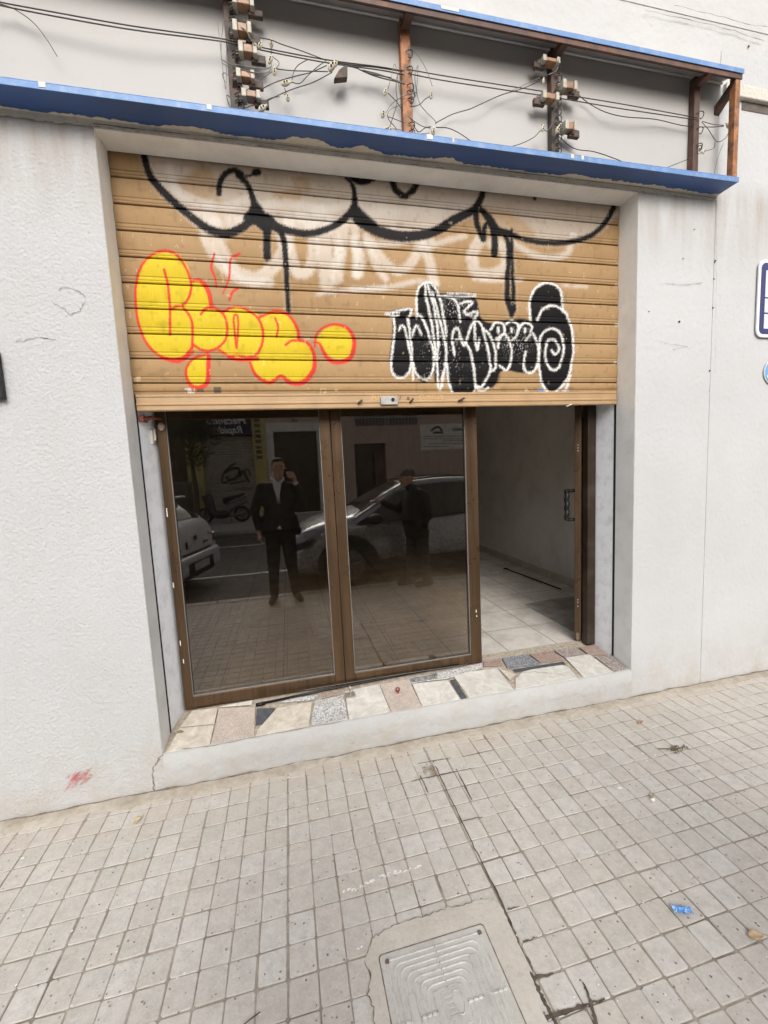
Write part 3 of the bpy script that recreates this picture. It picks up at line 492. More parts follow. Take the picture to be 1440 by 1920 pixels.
for z in (1.72, 1.70, 1.68, .58, .56, .53, .27): q0 = D0+(0, 0, z); b.cyl(tuple(q0-DD*.001), tuple(DD), .005, .004, 10)
b.build('screw', mat('zinc_screw', (.5, .48, .44), .35, metal=.8), dl); b = MB(); q0 = D0; c = [q0-DD*.004-DN*.011, q0-DD*.0005-DN*.011, q0-DD*.0005+DN*.011, q0-DD*.004+DN*.011]
b.hexa([tuple(k+(0, 0, ZT1+.02)) for k in c]+[tuple(k+(0, 0, ZT1+.07)) for k in c]); b.build('lock_faceplate', mat('brass_dull', (.3, .25, .17), .4, metal=.7), dl)
# stick on the interior floor
b = MB(); a = at(948, 1066, 'z', ZT1+.01); c2 = at(1052, 1105, 'z', ZT1+.01); b.tube([a, a+(c2-a)*.5+(0, .01, 0), c2], .008, 8); b.ell(tuple(a), (.035, .025, .008)); tag(b.build('metal_pole', M_BLK, None, smooth=True), 'thin dark hook-ended pole lying on the interior floor by the wall', 'pole')
# threshold hardware
b = MB(); P = [sill_pt(u, v)+(0, 0, .012) for u, v in [(480, 1325), (600, 1299), (720, 1275), (860, 1249)]]; b.tube(P, .0075, 8); b.tube([P[0]+(0, -.004, 0), P[0]*.86+P[1]*.14+(0, -.004, 0)], .011, 8); tag(b.build('metal_rod', mat('black_rod', (.012, .012, .013), .3, metal=.4, bump=0), None, smooth=True), 'long black rod lying along the foot of the shopfront', 'rod')
b = MB(); P = [sill_pt(u, v)+(0, 0, .022) for u, v in [(560, 1302), (650, 1287), (740, 1272), (845, 1256), (868, 1253), (878, 1249), (877, 1243), (868, 1242)]]; b.tube(spline(P, 5), .003, 6); tag(b.build('wire_hook', mat('grey_wire', (.12, .11, .10), .4, metal=.6), None, smooth=True), 'thin grey wire ending in a hook against the shopfront rail', 'wire')
e1 = thing('floor_bracket', 'small galvanised bracket with an eye bolted to the white marble', 'bracket', tuple(sill_pt(657, 1303)))
p = sill_pt(657, 1304); M_GALV = mat('galvanised', (.40, .38, .34), .5, metal=.6, var=.25, scale=60, dirt=(.2, .13, .08), damt=.5)
b = MB(); z = p[2]+.004; b.box(p[0]-.03, p[0]+.03, p[1]-.03, p[1]+.03, z, z+.004); b.build('base_plate', M_GALV, e1, bevel=.001); b = MB(); b.box(p[0]-.004, p[0]+.004, p[1]-.012, p[1]+.012, z+.004, z+.04); b.cyl((p[0], p[1], z+.045), (1, 0, 0), .014, .008, 16); b.build('eye', M_GALV, e1, bevel=.001)
b = MB()
for sx in (-.02, .02):
    for sy in (-.02, .02): b.cyl((p[0]+sx, p[1]+sy, z+.0055), (0, 0, 1), .005, .004, 8)
b.build('bolt', M_GALV, e1)
p = sill_pt(746, 1301); e2 = thing('lock_ring', 'small rusty red padlock ring rising from the pink stone', 'ring', tuple(p)); M_RUST = mat('red_rust', (.19, .045, .03), .6, var=.3, scale=60, bump=.001)
b = MB(); b.tube([(p[0]+.011*math.sin(t), p[1], p[2]+.028+.012*math.cos(t)) for t in np.linspace(-2.6, 2.6, 14)], .0045, 8); b.tube([(p[0], p[1], p[2]), (p[0], p[1], p[2]+.02)], .007, 8); b.build('ring', M_RUST, e2, smooth=True)
b = MB(); b.cyl((p[0], p[1], p[2]+.0045), (0, 0, 1), .028, .004, 20, .024); b.build('collar', mat('pinkish_mortar', (.50, .36, .29), .85), e2)
# latch and rubble on the left jamb
p = at(283, 820, 'y', .30); b = MB(); b.box(OX0+.02, OX0+.036, .27, .33, p[2]-.04, p[2]+.035); b.box(OX0+.036, OX0+.046, .285, .30, p[2]-.02, p[2]+.045); tag(b.build('door_catch', mat('cream_metal', (.62, .58, .5), .5), None, bevel=.003), 'small cream catch screwed to the left jamb beside the shopfront', 'latch')
p = at(283, 776, 'y', .22); b = MB(); b.tube([(OX0+.012, .19, 1.945), (OX0+.03, .21, 1.935), (OX0+.05, .22, 1.945), (OX0+.09, .26, 1.94)], [.012, .014, .010, .005], 7); b.box(OX0+.005, OX0+.028, .17, .24, 1.92, 1.95); g1 = b.build('guide_bracket', M_RUST, None); tag(g1, 'rusty guide bracket at the top of the left jamb', 'bracket')
b = MB(); b.ell((OX0+.075, .30, 1.905), (.018, .014, .024)); b.build('rubber_stop', mat('perished_rubber', (.45, .33, .24), .8), g1, smooth=True)
# ================================================================== SIGN BOX
M_BLUE = mat('blue_paint', srgb(54, 86, 142), .45, var=.1, scale=5, bump=.0004, bscale=60, dirt=srgb(70, 88, 120), dscale=10, damt=.5)
M_BLUE2 = mat('lit_blue_paint', srgb(98, 134, 182), .5, var=.10, scale=9, bump=0, dirt=(.45, .47, .48), dscale=22, damt=.3)  # paler copy of the blue paint; light on the edges painted in
M_RAIL = mat('rusty_angle_iron', (.085, .045, .032), .6, var=.35, scale=18, bump=.0008, bscale=90, dirt=(.22, .09, .04), dscale=12, damt=.6)
M_ZINC = mat('galvanised_sheet', (.46, .44, .42), .5, metal=.25, var=.12, scale=6, bump=.0004, dirt=(.45, .42, .38), dscale=5, damt=.4)
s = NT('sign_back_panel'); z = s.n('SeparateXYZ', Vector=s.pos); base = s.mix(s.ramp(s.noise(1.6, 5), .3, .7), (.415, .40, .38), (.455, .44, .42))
grime_shade = s.mul(s.ramp(z.outputs['Z'], 3.45, 3.86), s.ramp(s.noise(1, 6, .6, vec=s.mapv((2.2, 2, 3))), .2, .6, .5, 1)); c = s.mix(s.mul(grime_shade, .36), base, (.27, .22, .17)); c = s.mix(s.mul(s.ramp(s.noise(26, 7, .7), .56, .75), .18), c, (.35, .3, .25))  # grime plus painted-in shade, denser towards the panel top
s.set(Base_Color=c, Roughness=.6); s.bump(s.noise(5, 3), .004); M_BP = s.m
M_RB = mat('burnt_iron', (.055, .040, .032), .65, var=.5, scale=30, bump=.0015, bscale=60, dirt=(.19, .085, .045), dscale=14, damt=.7)
M_RO = mat('orange_primer_iron', (.36, .15, .06), .6, var=.35, scale=22, bump=.0008, dirt=(.07, .04, .03), dscale=16, damt=.85)
sg = thing('sign_box', 'gutted blue-edged sign box with rusty frame and bare wiring above the opening', 'sign', (0, 0, ZB))
SX0 = -6.0
b = MB(); b.box(SX0, XE-.001, RB, RB+.004, ZB+.001, ZTOP+.04); b.build('back_panel', M_BP, sg)
b = MB(); b.box(SX0, XE, -SD+.003, RB-.002, ZB, ZB+.002); b.build('soffit', M_BLUE, sg)
b = MB(); b.box(SX0, XE+.004, -SD, -SD+.003, ZB-.001, ZB+.024); b.box(SX0, XE+.004, -SD, -SD+.02, ZB+.0241, ZB+.027); b.build('front_lip', M_BLUE2, sg, bevel=.001)
b = MB(); b.hexa([(SX0, -SD+.004, ZTOP-.002), (XE, -SD+.004, ZTOP-.002), (XE, RB, ZTOP+.043), (SX0, RB, ZTOP+.043), (SX0, -SD+.004, ZTOP), (XE, -SD+.004, ZTOP), (XE, RB, ZTOP+.046), (SX0, RB, ZTOP+.046)]); b.build('top_panel', M_ZINC, sg)
b = MB(); b.box(SX0, XE+.005, -SD-.004, -SD+.012, ZTOP+.004, ZTOP+.007); b.box(SX0, XE+.005, -SD-.006, -SD-.003, ZTOP-.018, ZTOP+.006); b.build('top_flashing', M_BLUE2, sg)
b = MB(); b.box(SX0, XE, -SD, -SD+.006, ZTOP-.044, ZTOP-.015); b.box(SX0, XE, -SD+.006, -SD+.035, ZTOP-.022, ZTOP-.015); b.build('top_rail', M_RAIL, sg)
b = MB(); b.tube([(SX0, RB-.009, ZTOP+.030), (-1, RB-.009, ZTOP+.028), (XE, RB-.009, ZTOP+.030)], .006, 8); b.build('conduit', mat('grey_conduit', (.62, .60, .57), .6), sg, smooth=True)
def post(u, yb, m_, wdt=.045, z0=ZB+.003, z1=ZTOP+.012, v=200, brk=True):
    x = at(u, v, 'y', yb)[0]; b = MB(); b.box(x-wdt/2, x+wdt/2, yb, yb+.006, z0, z1); b.box(x-wdt/2, x-wdt/2+.006, yb+.0062, yb+.036, z0, z1); o = b.build('post', m_, sg, bevel=.001, seg=1)
    if brk:
        b = MB(); b.hexa([(x-.018, -SD+.007, ZTOP-.045), (x+.022, -SD+.007, ZTOP-.045), (x+.022, yb-.001, ZTOP-.045), (x-.018, yb-.001, ZTOP-.045), (x-.018, -SD+.007, ZTOP-.029), (x+.022, -SD+.007, ZTOP-.029), (x+.022, yb-.001, ZTOP-.008), (x-.018, yb-.001, ZTOP-.008)]); b.build('brace', M_RAIL, sg)
    return x, o
YP = -.046
xpost = [post(438, YP, M_RB, .05, v=130), post(763, YP, M_RO, .05, v=160), post(1041, YP, M_RB, .045, v=200), post(1306, YP, M_RAIL, .04, v=240)]
post(1381, -SD+.004, M_RO, .034, ZB+.003, ZTOP-.02, 240, False)
b = MB(); b.hexa([(XE-.045, -SD+.01, ZTOP-.06), (XE-.008, -SD+.01, ZTOP-.06), (XE-.008, .0, ZTOP-.15), (XE-.045, .0, ZTOP-.15), (XE-.045, -SD+.01, ZTOP-.03), (XE-.008, -SD+.01, ZTOP-.03), (XE-.008, .0, ZTOP-.10), (XE-.045, .0, ZTOP-.10)]); b.build('brace', M_RB, sg)
M_COIL = mat('transformer_core', (.33, .18, .10), .45, var=.3, scale=25, bump=.0006, dirt=(.12, .06, .035), dscale=14, damt=.5); M_CAP = mat('ivory_bobbin', (.42, .385, .31), .5, var=.12, scale=30, dirt=(.3, .22, .14), damt=.4)
YB_ = -.072
def ballast(u0, v0, u1, v1, side=1, foot=True):
    a, c2 = at(u0, v0, 'y', YB_), at(u1, v1, 'y', YB_); x0, x1, z1, z0 = a[0], c2[0], a[2], c2[2]; dz = z1-z0
    b = MB(); b.box(x0+.022, x1-.02, YB_-.020, YB_+.024, z0+.006, z1-.006); bd = b.build('ballast', M_COIL, sg, bevel=.003)
    b = MB(); b.box(x0, x0+.021, YB_-.025, YB_+.026, z0, z1); b.box(x1-.019, x1, YB_-.025, YB_+.026, z0, z1); b.build('bobbin_flange', M_CAP, bd, bevel=.003)
    if foot:
        b = MB(); fx = (x1-.03, x1+.035) if side > 0 else (x0-.035, x0+.03); b.box(fx[0], fx[1], YB_+.004, YB_+.025, z0-.012, z0+dz*.5); b.build('core_foot', M_RB, bd, bevel=.003)
    b = MB()
    for k in range(5): q_ = (x0-.012-.004*random.random(), YB_+.01*random.random(), z0+dz*(.2+.15*k)); b.tube([(x0+.002, YB_, q_[2]), q_, (q_[0]-.008, YB_+.03, q_[2]-.02)], .002, 5)
    b.build('terminal', mat('tarnished', (.12, .11, .09), .5, metal=.5) if 'tarnished' not in bpy.data.materials else bpy.data.materials['tarnished'], bd)
Z2 = lambda x, y: (400+x/4.8, y/4.8)
for r in [(170, 0, 372, 105), (172, 212, 350, 345), (225, 405, 400, 530), (205, 648, 378, 752), (255, 825, 430, 925)]: ballast(*Z2(r[0], r[1]), *Z2(r[2], r[3]))
ZR = lambda x, y: (980+x/3.13, 80+y/3.13)
for r, sd_ in [((105, 90, 205, 145), -1), ((222, 232, 305, 300), 1), ((105, 297, 200, 360), -1), ((235, 468, 305, 535), 1)]: ballast(*ZR(r[0], r[1]), *ZR(r[2], r[3]), side=sd_)
M_PORC = mat('porcelain', (.58, .52, .38), .45, var=.15, scale=60, dirt=(.22, .17, .10), dscale=30, damt=.6)
ZM = lambda x, y: (680+x/6.545, 60+y/6.545)
for (u, v), r, a in [(Z2(420, 410), .014, .5), (Z2(522, 395), .013, 0), (Z2(510, 540), .015, .4), (Z2(550, 645), .014, .1), (Z2(650, 750), .018, 1.2), (Z2(670, 880), .014, 0), (Z2(1065, 600), .021, .6), (Z2(1100, 570), .014, .3), (Z2(440, 975), .018, .9), (ZM(275, 740), .014, .4), (ZM(250, 1010), .015, .2), (ZM(840, 780), .014, .1), (ZM(865, 1220), .015, .1), (ZM(320, 1220), .02, 1.4),
                   (ZR(122, 225), .012, .2), (ZR(118, 505), .014, .2), (ZR(205, 512), .017, .4), (ZR(1208, 490), .016, -.9), (ZR(1062, 640), .012, .4), ((725, 243), .016, 1.2)]:
    p = at(u, v, 'y', -.085); b = MB(); Mx = np.array([[math.cos(a), 0, math.sin(a)], [0, 1, 0], [-math.sin(a), 0, math.cos(a)]])
    b.ell(p, (r*.72, r*.6, r*1.25), 10, 6, Mx); q_ = p+Mx@np.array([0, 0, r*1.2]); b.ell(q_, (r*.3, r*.3, r*.5), 8, 4, Mx)
    lh = b.build('lamp_holder', M_PORC, sg, smooth=True)
    b = MB()
    for dd in (-.35, .35): b.cyl(p+Mx@np.array([0, -r*.55, dd*r]), (0, 1, 0), r*.22, r*.3, 8)
    b.build('contact', M_DARK, lh)
b = MB(); p = at(*Z2(1140, 640), 'y', -.085); b.prism([p+np.array(q_) for q_ in [(-.03, 0, -.035), (.035, 0, -.02), (.038, 0, .03), (.025, 0, .03), (-.005, 0, .005)]], (0, .03, 0)); b.build('choke_bracket', M_RB, sg, bevel=.002)
M_WIRE = mat('dark_cable', (.045, .036, .030), .5, var=.4, scale=40, bump=0); M_WIRE2 = mat('grey_cable', (.16, .145, .125), .5, var=.3, scale=40, bump=0)
WI = []
def zz(f, *P): return [f(x, y) for x, y in P]
Z1 = lambda x, y: (x/2, y/2)
for P, r, m_ in [(zz(Z1, (-60, -10), (0, 8), (200, 45), (500, 98), (850, 148), (1000, 182), (1230, 225), (1420, 250))+[(757, 133)], .0026, 0), (zz(Z1, (-60, 2), (0, 20), (200, 60), (500, 112), (850, 158), (1000, 192), (1230, 236), (1420, 262))+[(757, 140)], .0026, 0),
              ([(764, 130), (850, 145), (1035, 174), (1160, 194), (1308, 221)], .0024, 0), ([(764, 138), (850, 154), (1035, 182), (1160, 203), (1308, 225)], .0024, 0), (zz(Z1, (0, 14), (50, 32), (120, 80), (170, 140), (215, 212)), .0016, 0),
              (zz(Z2, (420, 340), (520, 360), (620, 400), (800, 460), (1020, 545)), .002, 0), (zz(Z2, (120, 180), (200, 230), (290, 270), (340, 360), (400, 430)), .0022, 1), (zz(Z2, (210, 190), (260, 240), (330, 330), (400, 420)), .002, 1), (zz(Z2, (525, 430), (525, 500), (590, 560), (560, 620), (420, 720), (250, 850)), .0018, 1), (zz(Z2, (180, 580), (300, 600), (440, 620), (520, 600), (510, 540)), .002, 1), (zz(Z2, (80, 540), (200, 600), (350, 650), (480, 655), (520, 620)), .0018, 1),
              (zz(Z2, (570, 620), (700, 635), (860, 640), (1030, 645)), .002, 0), (zz(Z2, (380, 830), (560, 740), (740, 685), (880, 650), (1020, 590)), .002, 0), (zz(Z2, (710, 720), (720, 660), (760, 590), (860, 530)), .0016, 0), (zz(Z2, (700, 740), (780, 750), (850, 680), (940, 600), (1010, 550)), .0018, 0), (zz(Z2, (480, 910), (600, 850), (720, 800), (900, 740), (1070, 650)), .002, 0), (zz(Z2, (640, 790), (655, 840), (640, 850)), .0018, 0), (zz(Z2, (220, 1010), (320, 960), (420, 930), (520, 880), (600, 870)), .0018, 1),
              (zz(Z2, (90, 200), (70, 400), (80, 560), (150, 600)), .0016, 1), (zz(Z2, (110, 740), (80, 680), (100, 655), (150, 690)), .0016, 1), (zz(Z2, (160, 880), (120, 860), (150, 960), (200, 1000), (220, 960)), .0018, 0), (zz(Z2, (40, 210), (110, 800), (120, 420), (150, 460)), .0014, 1),
              (zz(Z2, (1100, 560), (1240, 585), (1440, 600), (1700, 640)), .0034, 0), (zz(Z2, (1180, 590), (1280, 610), (1400, 660), (1600, 700)), .0024, 0), (zz(ZM, (0, 470), (200, 520), (400, 590), (510, 630)), .0026, 1), (zz(ZM, (0, 480), (180, 550), (400, 605), (520, 640)), .0026, 0),
              (zz(ZM, (550, 190), (480, 800), (400, 400), (350, 560), (310, 700)), .0014, 1), (zz(ZM, (560, 185), (640, 800), (680, 420), (640, 560), (690, 850), (780, 980), (890, 1090), (895, 1130)), .0018, 1), (zz(ZM, (590, 200), (700, 320), (790, 480), (855, 665)), .0014, 1), (zz(ZM, (470, 510), (425, 540), (410, 720), (420, 880), (330, 1170)), .0018, 0), (zz(ZM, (310, 750), (420, 860), (520, 1000), (700, 1140), (830, 1180)), .0018, 0), (zz(ZM, (285, 990), (360, 880), (500, 790), (650, 740), (660, 680)), .0018, 1), (zz(ZM, (300, 1020), (340, 950), (450, 900), (560, 830)), .0016, 1),
              (zz(ZM, (310, 1040), (400, 1070), (520, 1120)), .0016, 0), (zz(ZM, (300, 1020), (330, 1090), (400, 1170), (440, 1270)), .0018, 0), (zz(ZM, (600, 920), (700, 890), (760, 830), (820, 790)), .0018, 0), (zz(ZM, (600, 1125), (690, 1225), (760, 1180), (840, 1160)), .0018, 0), (zz(ZM, (600, 1260), (700, 1250), (820, 1240)), .0014, 1), (zz(ZM, (620, 1130), (700, 1290)), .0014, 0), (zz(ZM, (340, 1190), (440, 1195), (530, 1230)), .0014, 0),
              (zz(ZM, (890, 1120), (1100, 1010), (1300, 950), (1440, 890))+[(940, 178), (980, 166), (1015, 150)], .002, 0), (zz(ZM, (900, 1170), (1050, 1180), (1200, 1250), (1370, 1370)), .002, 0), ([(1014, 244), (1000, 258), (975, 270), (950, 277)], .0018, 0), (zz(ZR, (205, 545), (300, 620), (420, 640), (540, 680), (640, 722)), .0022, 0), (zz(ZR, (310, 290), (380, 350), (480, 405), (600, 435), (780, 450), (950, 488), (1100, 495), (1180, 490)), .0022, 0), (zz(ZR, (100, 205), (0, 252), (-60, 280)), .0016, 1),
              (zz(ZR, (1050, 465), (1090, 510), (1140, 580), (1190, 560), (1215, 510)), .002, 0), (zz(ZR, (1055, 462), (1120, 480), (1180, 485)), .0018, 0), (zz(ZR, (1130, 580), (1120, 620), (1060, 640), (980, 680), (880, 720), (810, 750)), .0018, 0), (zz(ZR, (1180, 590), (1150, 660), (1130, 740), (1125, 790)), .0014, 1), (zz(ZR, (150, 190), (200, 160), (210, 100)), .0022, 1), (zz(ZR, (225, 310), (230, 400), (215, 470)), .0018, 1), (zz(ZR, (180, 440), (170, 480), (140, 520), (110, 480)), .0018, 1), (zz(ZR, (210, 440), (225, 520), (190, 560), (150, 520)), .0018, 0)]:
    k = -.07 if (r > .0023) else random.uniform(-.105, -.035); Q = [at(u, v, 'y', k+.012*math.sin(i*1.7)*(r < .0027)) for i, (u, v) in enumerate(P)]
    b = MB(); b.tube(spline(Q, 6), r, 6); b.build('cable', (M_WIRE, M_WIRE2)[m_], sg, smooth=True)
# cable ties / tangles on the posts
b = MB()
for (xp, _), zs_ in zip(xpost, [np.linspace(3.28, 3.75, 16), [3.30, 3.33, 3.45, 3.47, 3.5, 3.58, 3.65], np.linspace(3.27, 3.7, 14), [3.25, 3.42, 3.44, 3.52, 3.60]]):
    for z in zs_:
        z += random.uniform(-.01, .01); r = random.uniform(.014, .024); b.tube([(xp+.012+r*math.cos(t), YP-.012-.006*math.sin(2*t), z+r*.9*math.sin(t)) for t in np.linspace(-1.8, 2.4, 10)], .0026, 5)
b.build('cable_tangle', M_WIRE, sg, smooth=True)
# small white chips on the blue edge
b = MB()
for u, v, w_ in [(80, 167, .025), (393, 208, .02), (806, 263, .03), (1073, 300, .02), (1092, 303, .015), (850, 268, .01)]:
    p = at(u, v, 'y', -SD); b.box(p[0]-w_/2, p[0]+w_/2, -SD-.002, -SD-.0005, ZB+.006, ZB+.024+.004*random.random())
for u, v, w_ in [(835, 14, .05), (852, 19, .04)]:
    p = at(u, v, 'y', -SD); b.box(p[0]-w_/2, p[0]+w_/2, -SD-.008, -SD-.0065, ZTOP-.01, ZTOP+.004)
b.build('white_paint_drip', mat('white_drip', (.58, .58, .57), .6), sg)
# ================================================================== PLATES ON THE WALL
def rrect(x0, x1, z0, z1, r, y, n=6):
    P = []
    for cx, cz, a0 in ((x1-r, z1-r, 0), (x0+r, z1-r, 90), (x0+r, z0+r, 180), (x1-r, z0+r, 270)):
        P += [(cx+r*math.cos(math.radians(a0+90*i/n)), y, cz+r*math.sin(math.radians(a0+90*i/n))) for i in range(n+1)]
    return P
M_SW = mat('sign_white', (.78, .78, .80), .35, var=.03, bump=0); M_NAVY = mat('sign_navy', srgb(50, 52, 100), .35, var=.04, bump=0); M_PALE = mat('sign_pale_blue', srgb(205, 218, 228), .35, var=.03, bump=0)
a = at(1425, 497, 'y', -.02); c2 = at(1418, 627, 'y', -.02); SGX, SZ1, SZ0 = c2[0], at(1440, 490, 'y', -.02)[2]+.01, at(1440, 631, 'y', -.02)[2]-.005
wp = thing('street_plate', 'navy and white enamel plate with rounded corners at the right edge', 'sign', (SGX+.2, -.02, (SZ0+SZ1)/2))
b = MB(); b.prism(rrect(SGX, SGX+.42, SZ0, SZ1, .05, -.012), (0, -.008, 0)); b.build('rim', M_SW, wp); b = MB(); b.prism(rrect(SGX+.02, SGX+.40, SZ0+.02, SZ1-.02, .035, -.0205), (0, -.002, 0)); b.build('field', M_NAVY, wp)
hh = SZ1-SZ0; b = MB()
for k0, k1 in ((.11, .30), (.32, .50), (.52, .86)): b.prism(rrect(SGX+.055, SGX+.365, SZ0+hh*k0, SZ0+hh*k1, .004, -.0232), (0, -.001, 0))
b.build('panel', M_PALE, wp); b = MB(); put_text(b, 'V', .11, (SGX+.135, -.0252, SZ0+hh*.125), (1, 0, 0), (0, 0, 1), (0, -1, 0), extrude=.0005, bold=.003); b.build('lettering', M_NAVY, wp)
p = at(1436, 697, 'y', -.015); R_ = .085; cx = p[0]+R_-.012
rp = thing('round_plate', 'round light blue plate below the navy plate', 'sign', (cx, -.015, p[2])); b = MB(); b.cyl((cx, -.011, p[2]), (0, 1, 0), R_, .006, 40); b.build('rim', mat('rim_grey', (.6, .62, .62), .4), rp); b = MB(); b.cyl((cx, -.016, p[2]), (0, 1, 0), R_-.008, .003, 40); b.build('disc', mat('sky_blue_enamel', srgb(110, 165, 215), .35, bump=0), rp)
b = MB(); b.prism([(cx+(R_-.012)*math.cos(t), -.0181, p[2]+(R_-.012)*math.sin(t)) for t in np.linspace(math.radians(200), math.radians(340), 16)], (0, -.001, 0)); b.build('band', M_SW, rp)
a = at(8, 745, 'y', -.02); bx = a[0]; z0 = at(0, 748, 'y', -.02)[2]; z1 = at(0, 680, 'y', -.02)[2]+.03
ip = thing('wall_box', 'black metal box cut by the left edge of the photo', 'box', (bx-.2, 0, z0)); b = MB(); b.box(bx-.45, bx, -.035, -.002, z0, z1+.02); b.build('case', M_BLK, ip, bevel=.003); b = MB(); b.box(bx-.42, bx-.03, -.038, -.0352, z0+.03, z1-.01); b.build('panel', mat('black_gloss', (.01, .01, .012), .15, bump=0), ip)
# ================================================================== PAVEMENT
DXP, DYP, X0P, Y0P = .0956, .1005, -.1098, -.603
KERB = -2.80
s = NT('concrete_pavers'); isl = s.geo.outputs['Random Per Island']
big = s.ramp(s.noise(1.3, 6, .6), .35, .65); c = s.mix(isl, (.50, .475, .435), (.59, .57, .535)); fr = s.n('Math', _operation='FRACT', i0=s.mul(isl, 37.3)).outputs[0]; c = s.mix(s.mul(s.ramp(fr, .3, 1.0), .5), c, (.545, .475, .42)); c = s.mix(s.mul(big, .3), c, (.53, .485, .425)); 
c = s.mix(s.mul(s.ramp(s.noise(22, 8, .72), .42, .66), .55), c, (.37, .345, .31)); c = s.mix(s.mul(s.ramp(s.noise(90, 5, .7), .52, .72), .5), c, (.66, .64, .60))
c = s.mix(s.mul(s.ramp(s.noise(3.2, 8, .75), .56, .72), .45), c, (.40, .35, .29))
vo = s.n('TexVoronoi', Vector=s.pos, Scale=38, _feature='F1'); pit = s.ramp(vo.outputs['Distance'], .15, .09); sel = s.ramp(s.n('SeparateColor', Color=vo.outputs['Color']).outputs[0], .60, .62)
vo2 = s.n('TexVoronoi', Vector=s.pos, Scale=95); pit2 = s.mul(s.ramp(vo2.outputs['Distance'], .14, .08), s.ramp(s.n('SeparateColor', Color=vo2.outputs['Color']).outputs[0], .78, .8))
pp = s.add(s.mul(pit, sel), s.mul(pit2, s.ramp(s.noise(4, 4), .45, .6))); c = s.mix(s.mul(pp, .68), c, (.15, .13, .11))
wv = s.n('TexVoronoi', Vector=s.n('Mapping', Vector=s.pos, Location=(3.3, 1.7, 0)).outputs[0], Scale=11); wp_ = s.mul(s.ramp(s.add(wv.outputs['Distance'], s.mul(s.noise(120), .06)), .085, .06), s.ramp(s.n('SeparateColor', Color=wv.outputs['Color']).outputs[1], .9, .91)); c = s.mix(wp_, c, (.78, .77, .74))
yy = s.n('SeparateXYZ', Vector=s.pos).outputs['Y']; nearw = s.mul(s.ramp(yy, -.42, -.06), s.ramp(s.noise(6, 7, .7), .3, .6)); c = s.mix(s.mul(nearw, .6), c, (.47, .40, .32))
s.set(Base_Color=c, Roughness=.85, Specular_IOR_Level=.3); nb = s.bump(s.add(s.mul(s.noise(55, 6, .65), 1), s.mul(pp, -1.2)), .0028); M_PV = s.m
b = MB(); r2 = random.Random(5)
for i in range(-42, 74):
    for j in range(-22, 6):
        xa = X0P+DXP*i; ya = Y0P+DYP*j; xb = xa+DXP; yb = min(ya+DYP, -.028)
        if ya > -.06 or yb-ya < .02 or ya < KERB+.13: continue
        if i == 8 and False: pass
        ti, tj = i//2, j//2; rt = random.Random(ti*7919+tj*104729); tx, ty, tz = rt.gauss(0, .0012), rt.gauss(0, .0012), rt.gauss(0, .0006)
        g = .0013; gl, gr, gd, gu = [g+abs(r2.gauss(0, .0011)) for _ in range(4)]
        if i % 2 == 0: gl += .0008
        if j % 2 == 0: gd += .0008
        if yb == -.028: gu = 0
        if i == 8 and ya > -1.3: gl += .0045
        ca_ = .005; x0, x1, y0, y1_ = xa+gl+tx, xb-gr+tx, ya+gd+ty, yb-gu+ty
        ring = []
        for (px, py) in ((x0+ca_, y0), (x1-ca_, y0), (x1, y0+ca_), (x1, y1_-ca_), (x1-ca_, y1_), (x0+ca_, y1_), (x0, y1_-ca_), (x0, y0+ca_)): ring.append((px+r2.gauss(0, .0009), py+r2.gauss(0, .0009)))
        cx, cy = (x0+x1)/2, (y0+y1_)/2; sl_x, sl_y = r2.gauss(0, .006), r2.gauss(0, .006)
        zt = lambda px, py: tz+(px-cx)*sl_x+(py-cy)*sl_y
        vs = [(px, py, -.008) for px, py in ring]+[(px, py, zt(px, py)-.0018) for px, py in ring]+[(cx+(px-cx)*.955, cy+(py-cy)*.955, zt(px, py)) for px, py in ring]
        b.add(vs, [(k, (k+1) % 8, (k+1) % 8+8, k+8) for k in range(8)]+[(k+8, (k+1) % 8+8, (k+1) % 8+16, k+16) for k in range(8)]+[tuple(range(16, 24))])
tag(b.build('pavement', M_PV), 'grey concrete pavement of small square pads', kind='structure')
s = NT('joint_sand'); c = s.mix(s.ramp(s.noise(14, 7, .7), .35, .65), (.25, .21, .17), (.42, .37, .31)); c = s.mix(s.mul(s.ramp(s.noise(3, 5), .52, .68), .75), c, (.13, .105, .08)); s.set(Base_Color=c, Roughness=.95); s.bump(s.noise(200, 3), .002)
b = MB(); b.box(-30, 30, KERB+.12, .005, -.3, -.0032); tag(b.build('pavement_bed', s.m), kind='structure')
b = MB()
xk = -30
while xk < 30: b.box(xk+.004, xk+.996, KERB, KERB+.118, -.3, -.0005); xk += 1
tag(b.build('kerb', mat('kerb_granite', (.42, .41, .39), .7, var=.15, scale=60, bump=.002, dirt=(.2, .18, .15)), None, bevel=.012), kind='structure')
# plain paving beyond the detailed pads, both ways along the street
s = NT('far_paving'); br = s.n('TexBrick', Vector=s.n('Mapping', Vector=s.pos, Location=(.11, .603, 0)).outputs[0], Scale=1, Mortar_Size=.003, Brick_Width=.0956, Row_Height=.1005); br.offset = 0
br.inputs['Color1'].default_value = (.46, .44, .41, 1); br.inputs['Color2'].default_value = (.52, .50, .47, 1); br.inputs['Mortar'].default_value = (.28, .24, .2, 1); s.set(Base_Color=s.mix(s.mul(s.ramp(s.noise(3, 7, .7), .5, .7), .4), br.outputs[0], (.36, .32, .27)), Roughness=.85)
b = MB(); b.box(-30, X0P-42*DXP, KERB+.12, 0, -.02, 0); b.box(X0P+74*DXP, 30, KERB+.12, 0, -.02, 0); tag(b.build('outer_pavement', s.m), kind='structure')
M_FAR = s.m
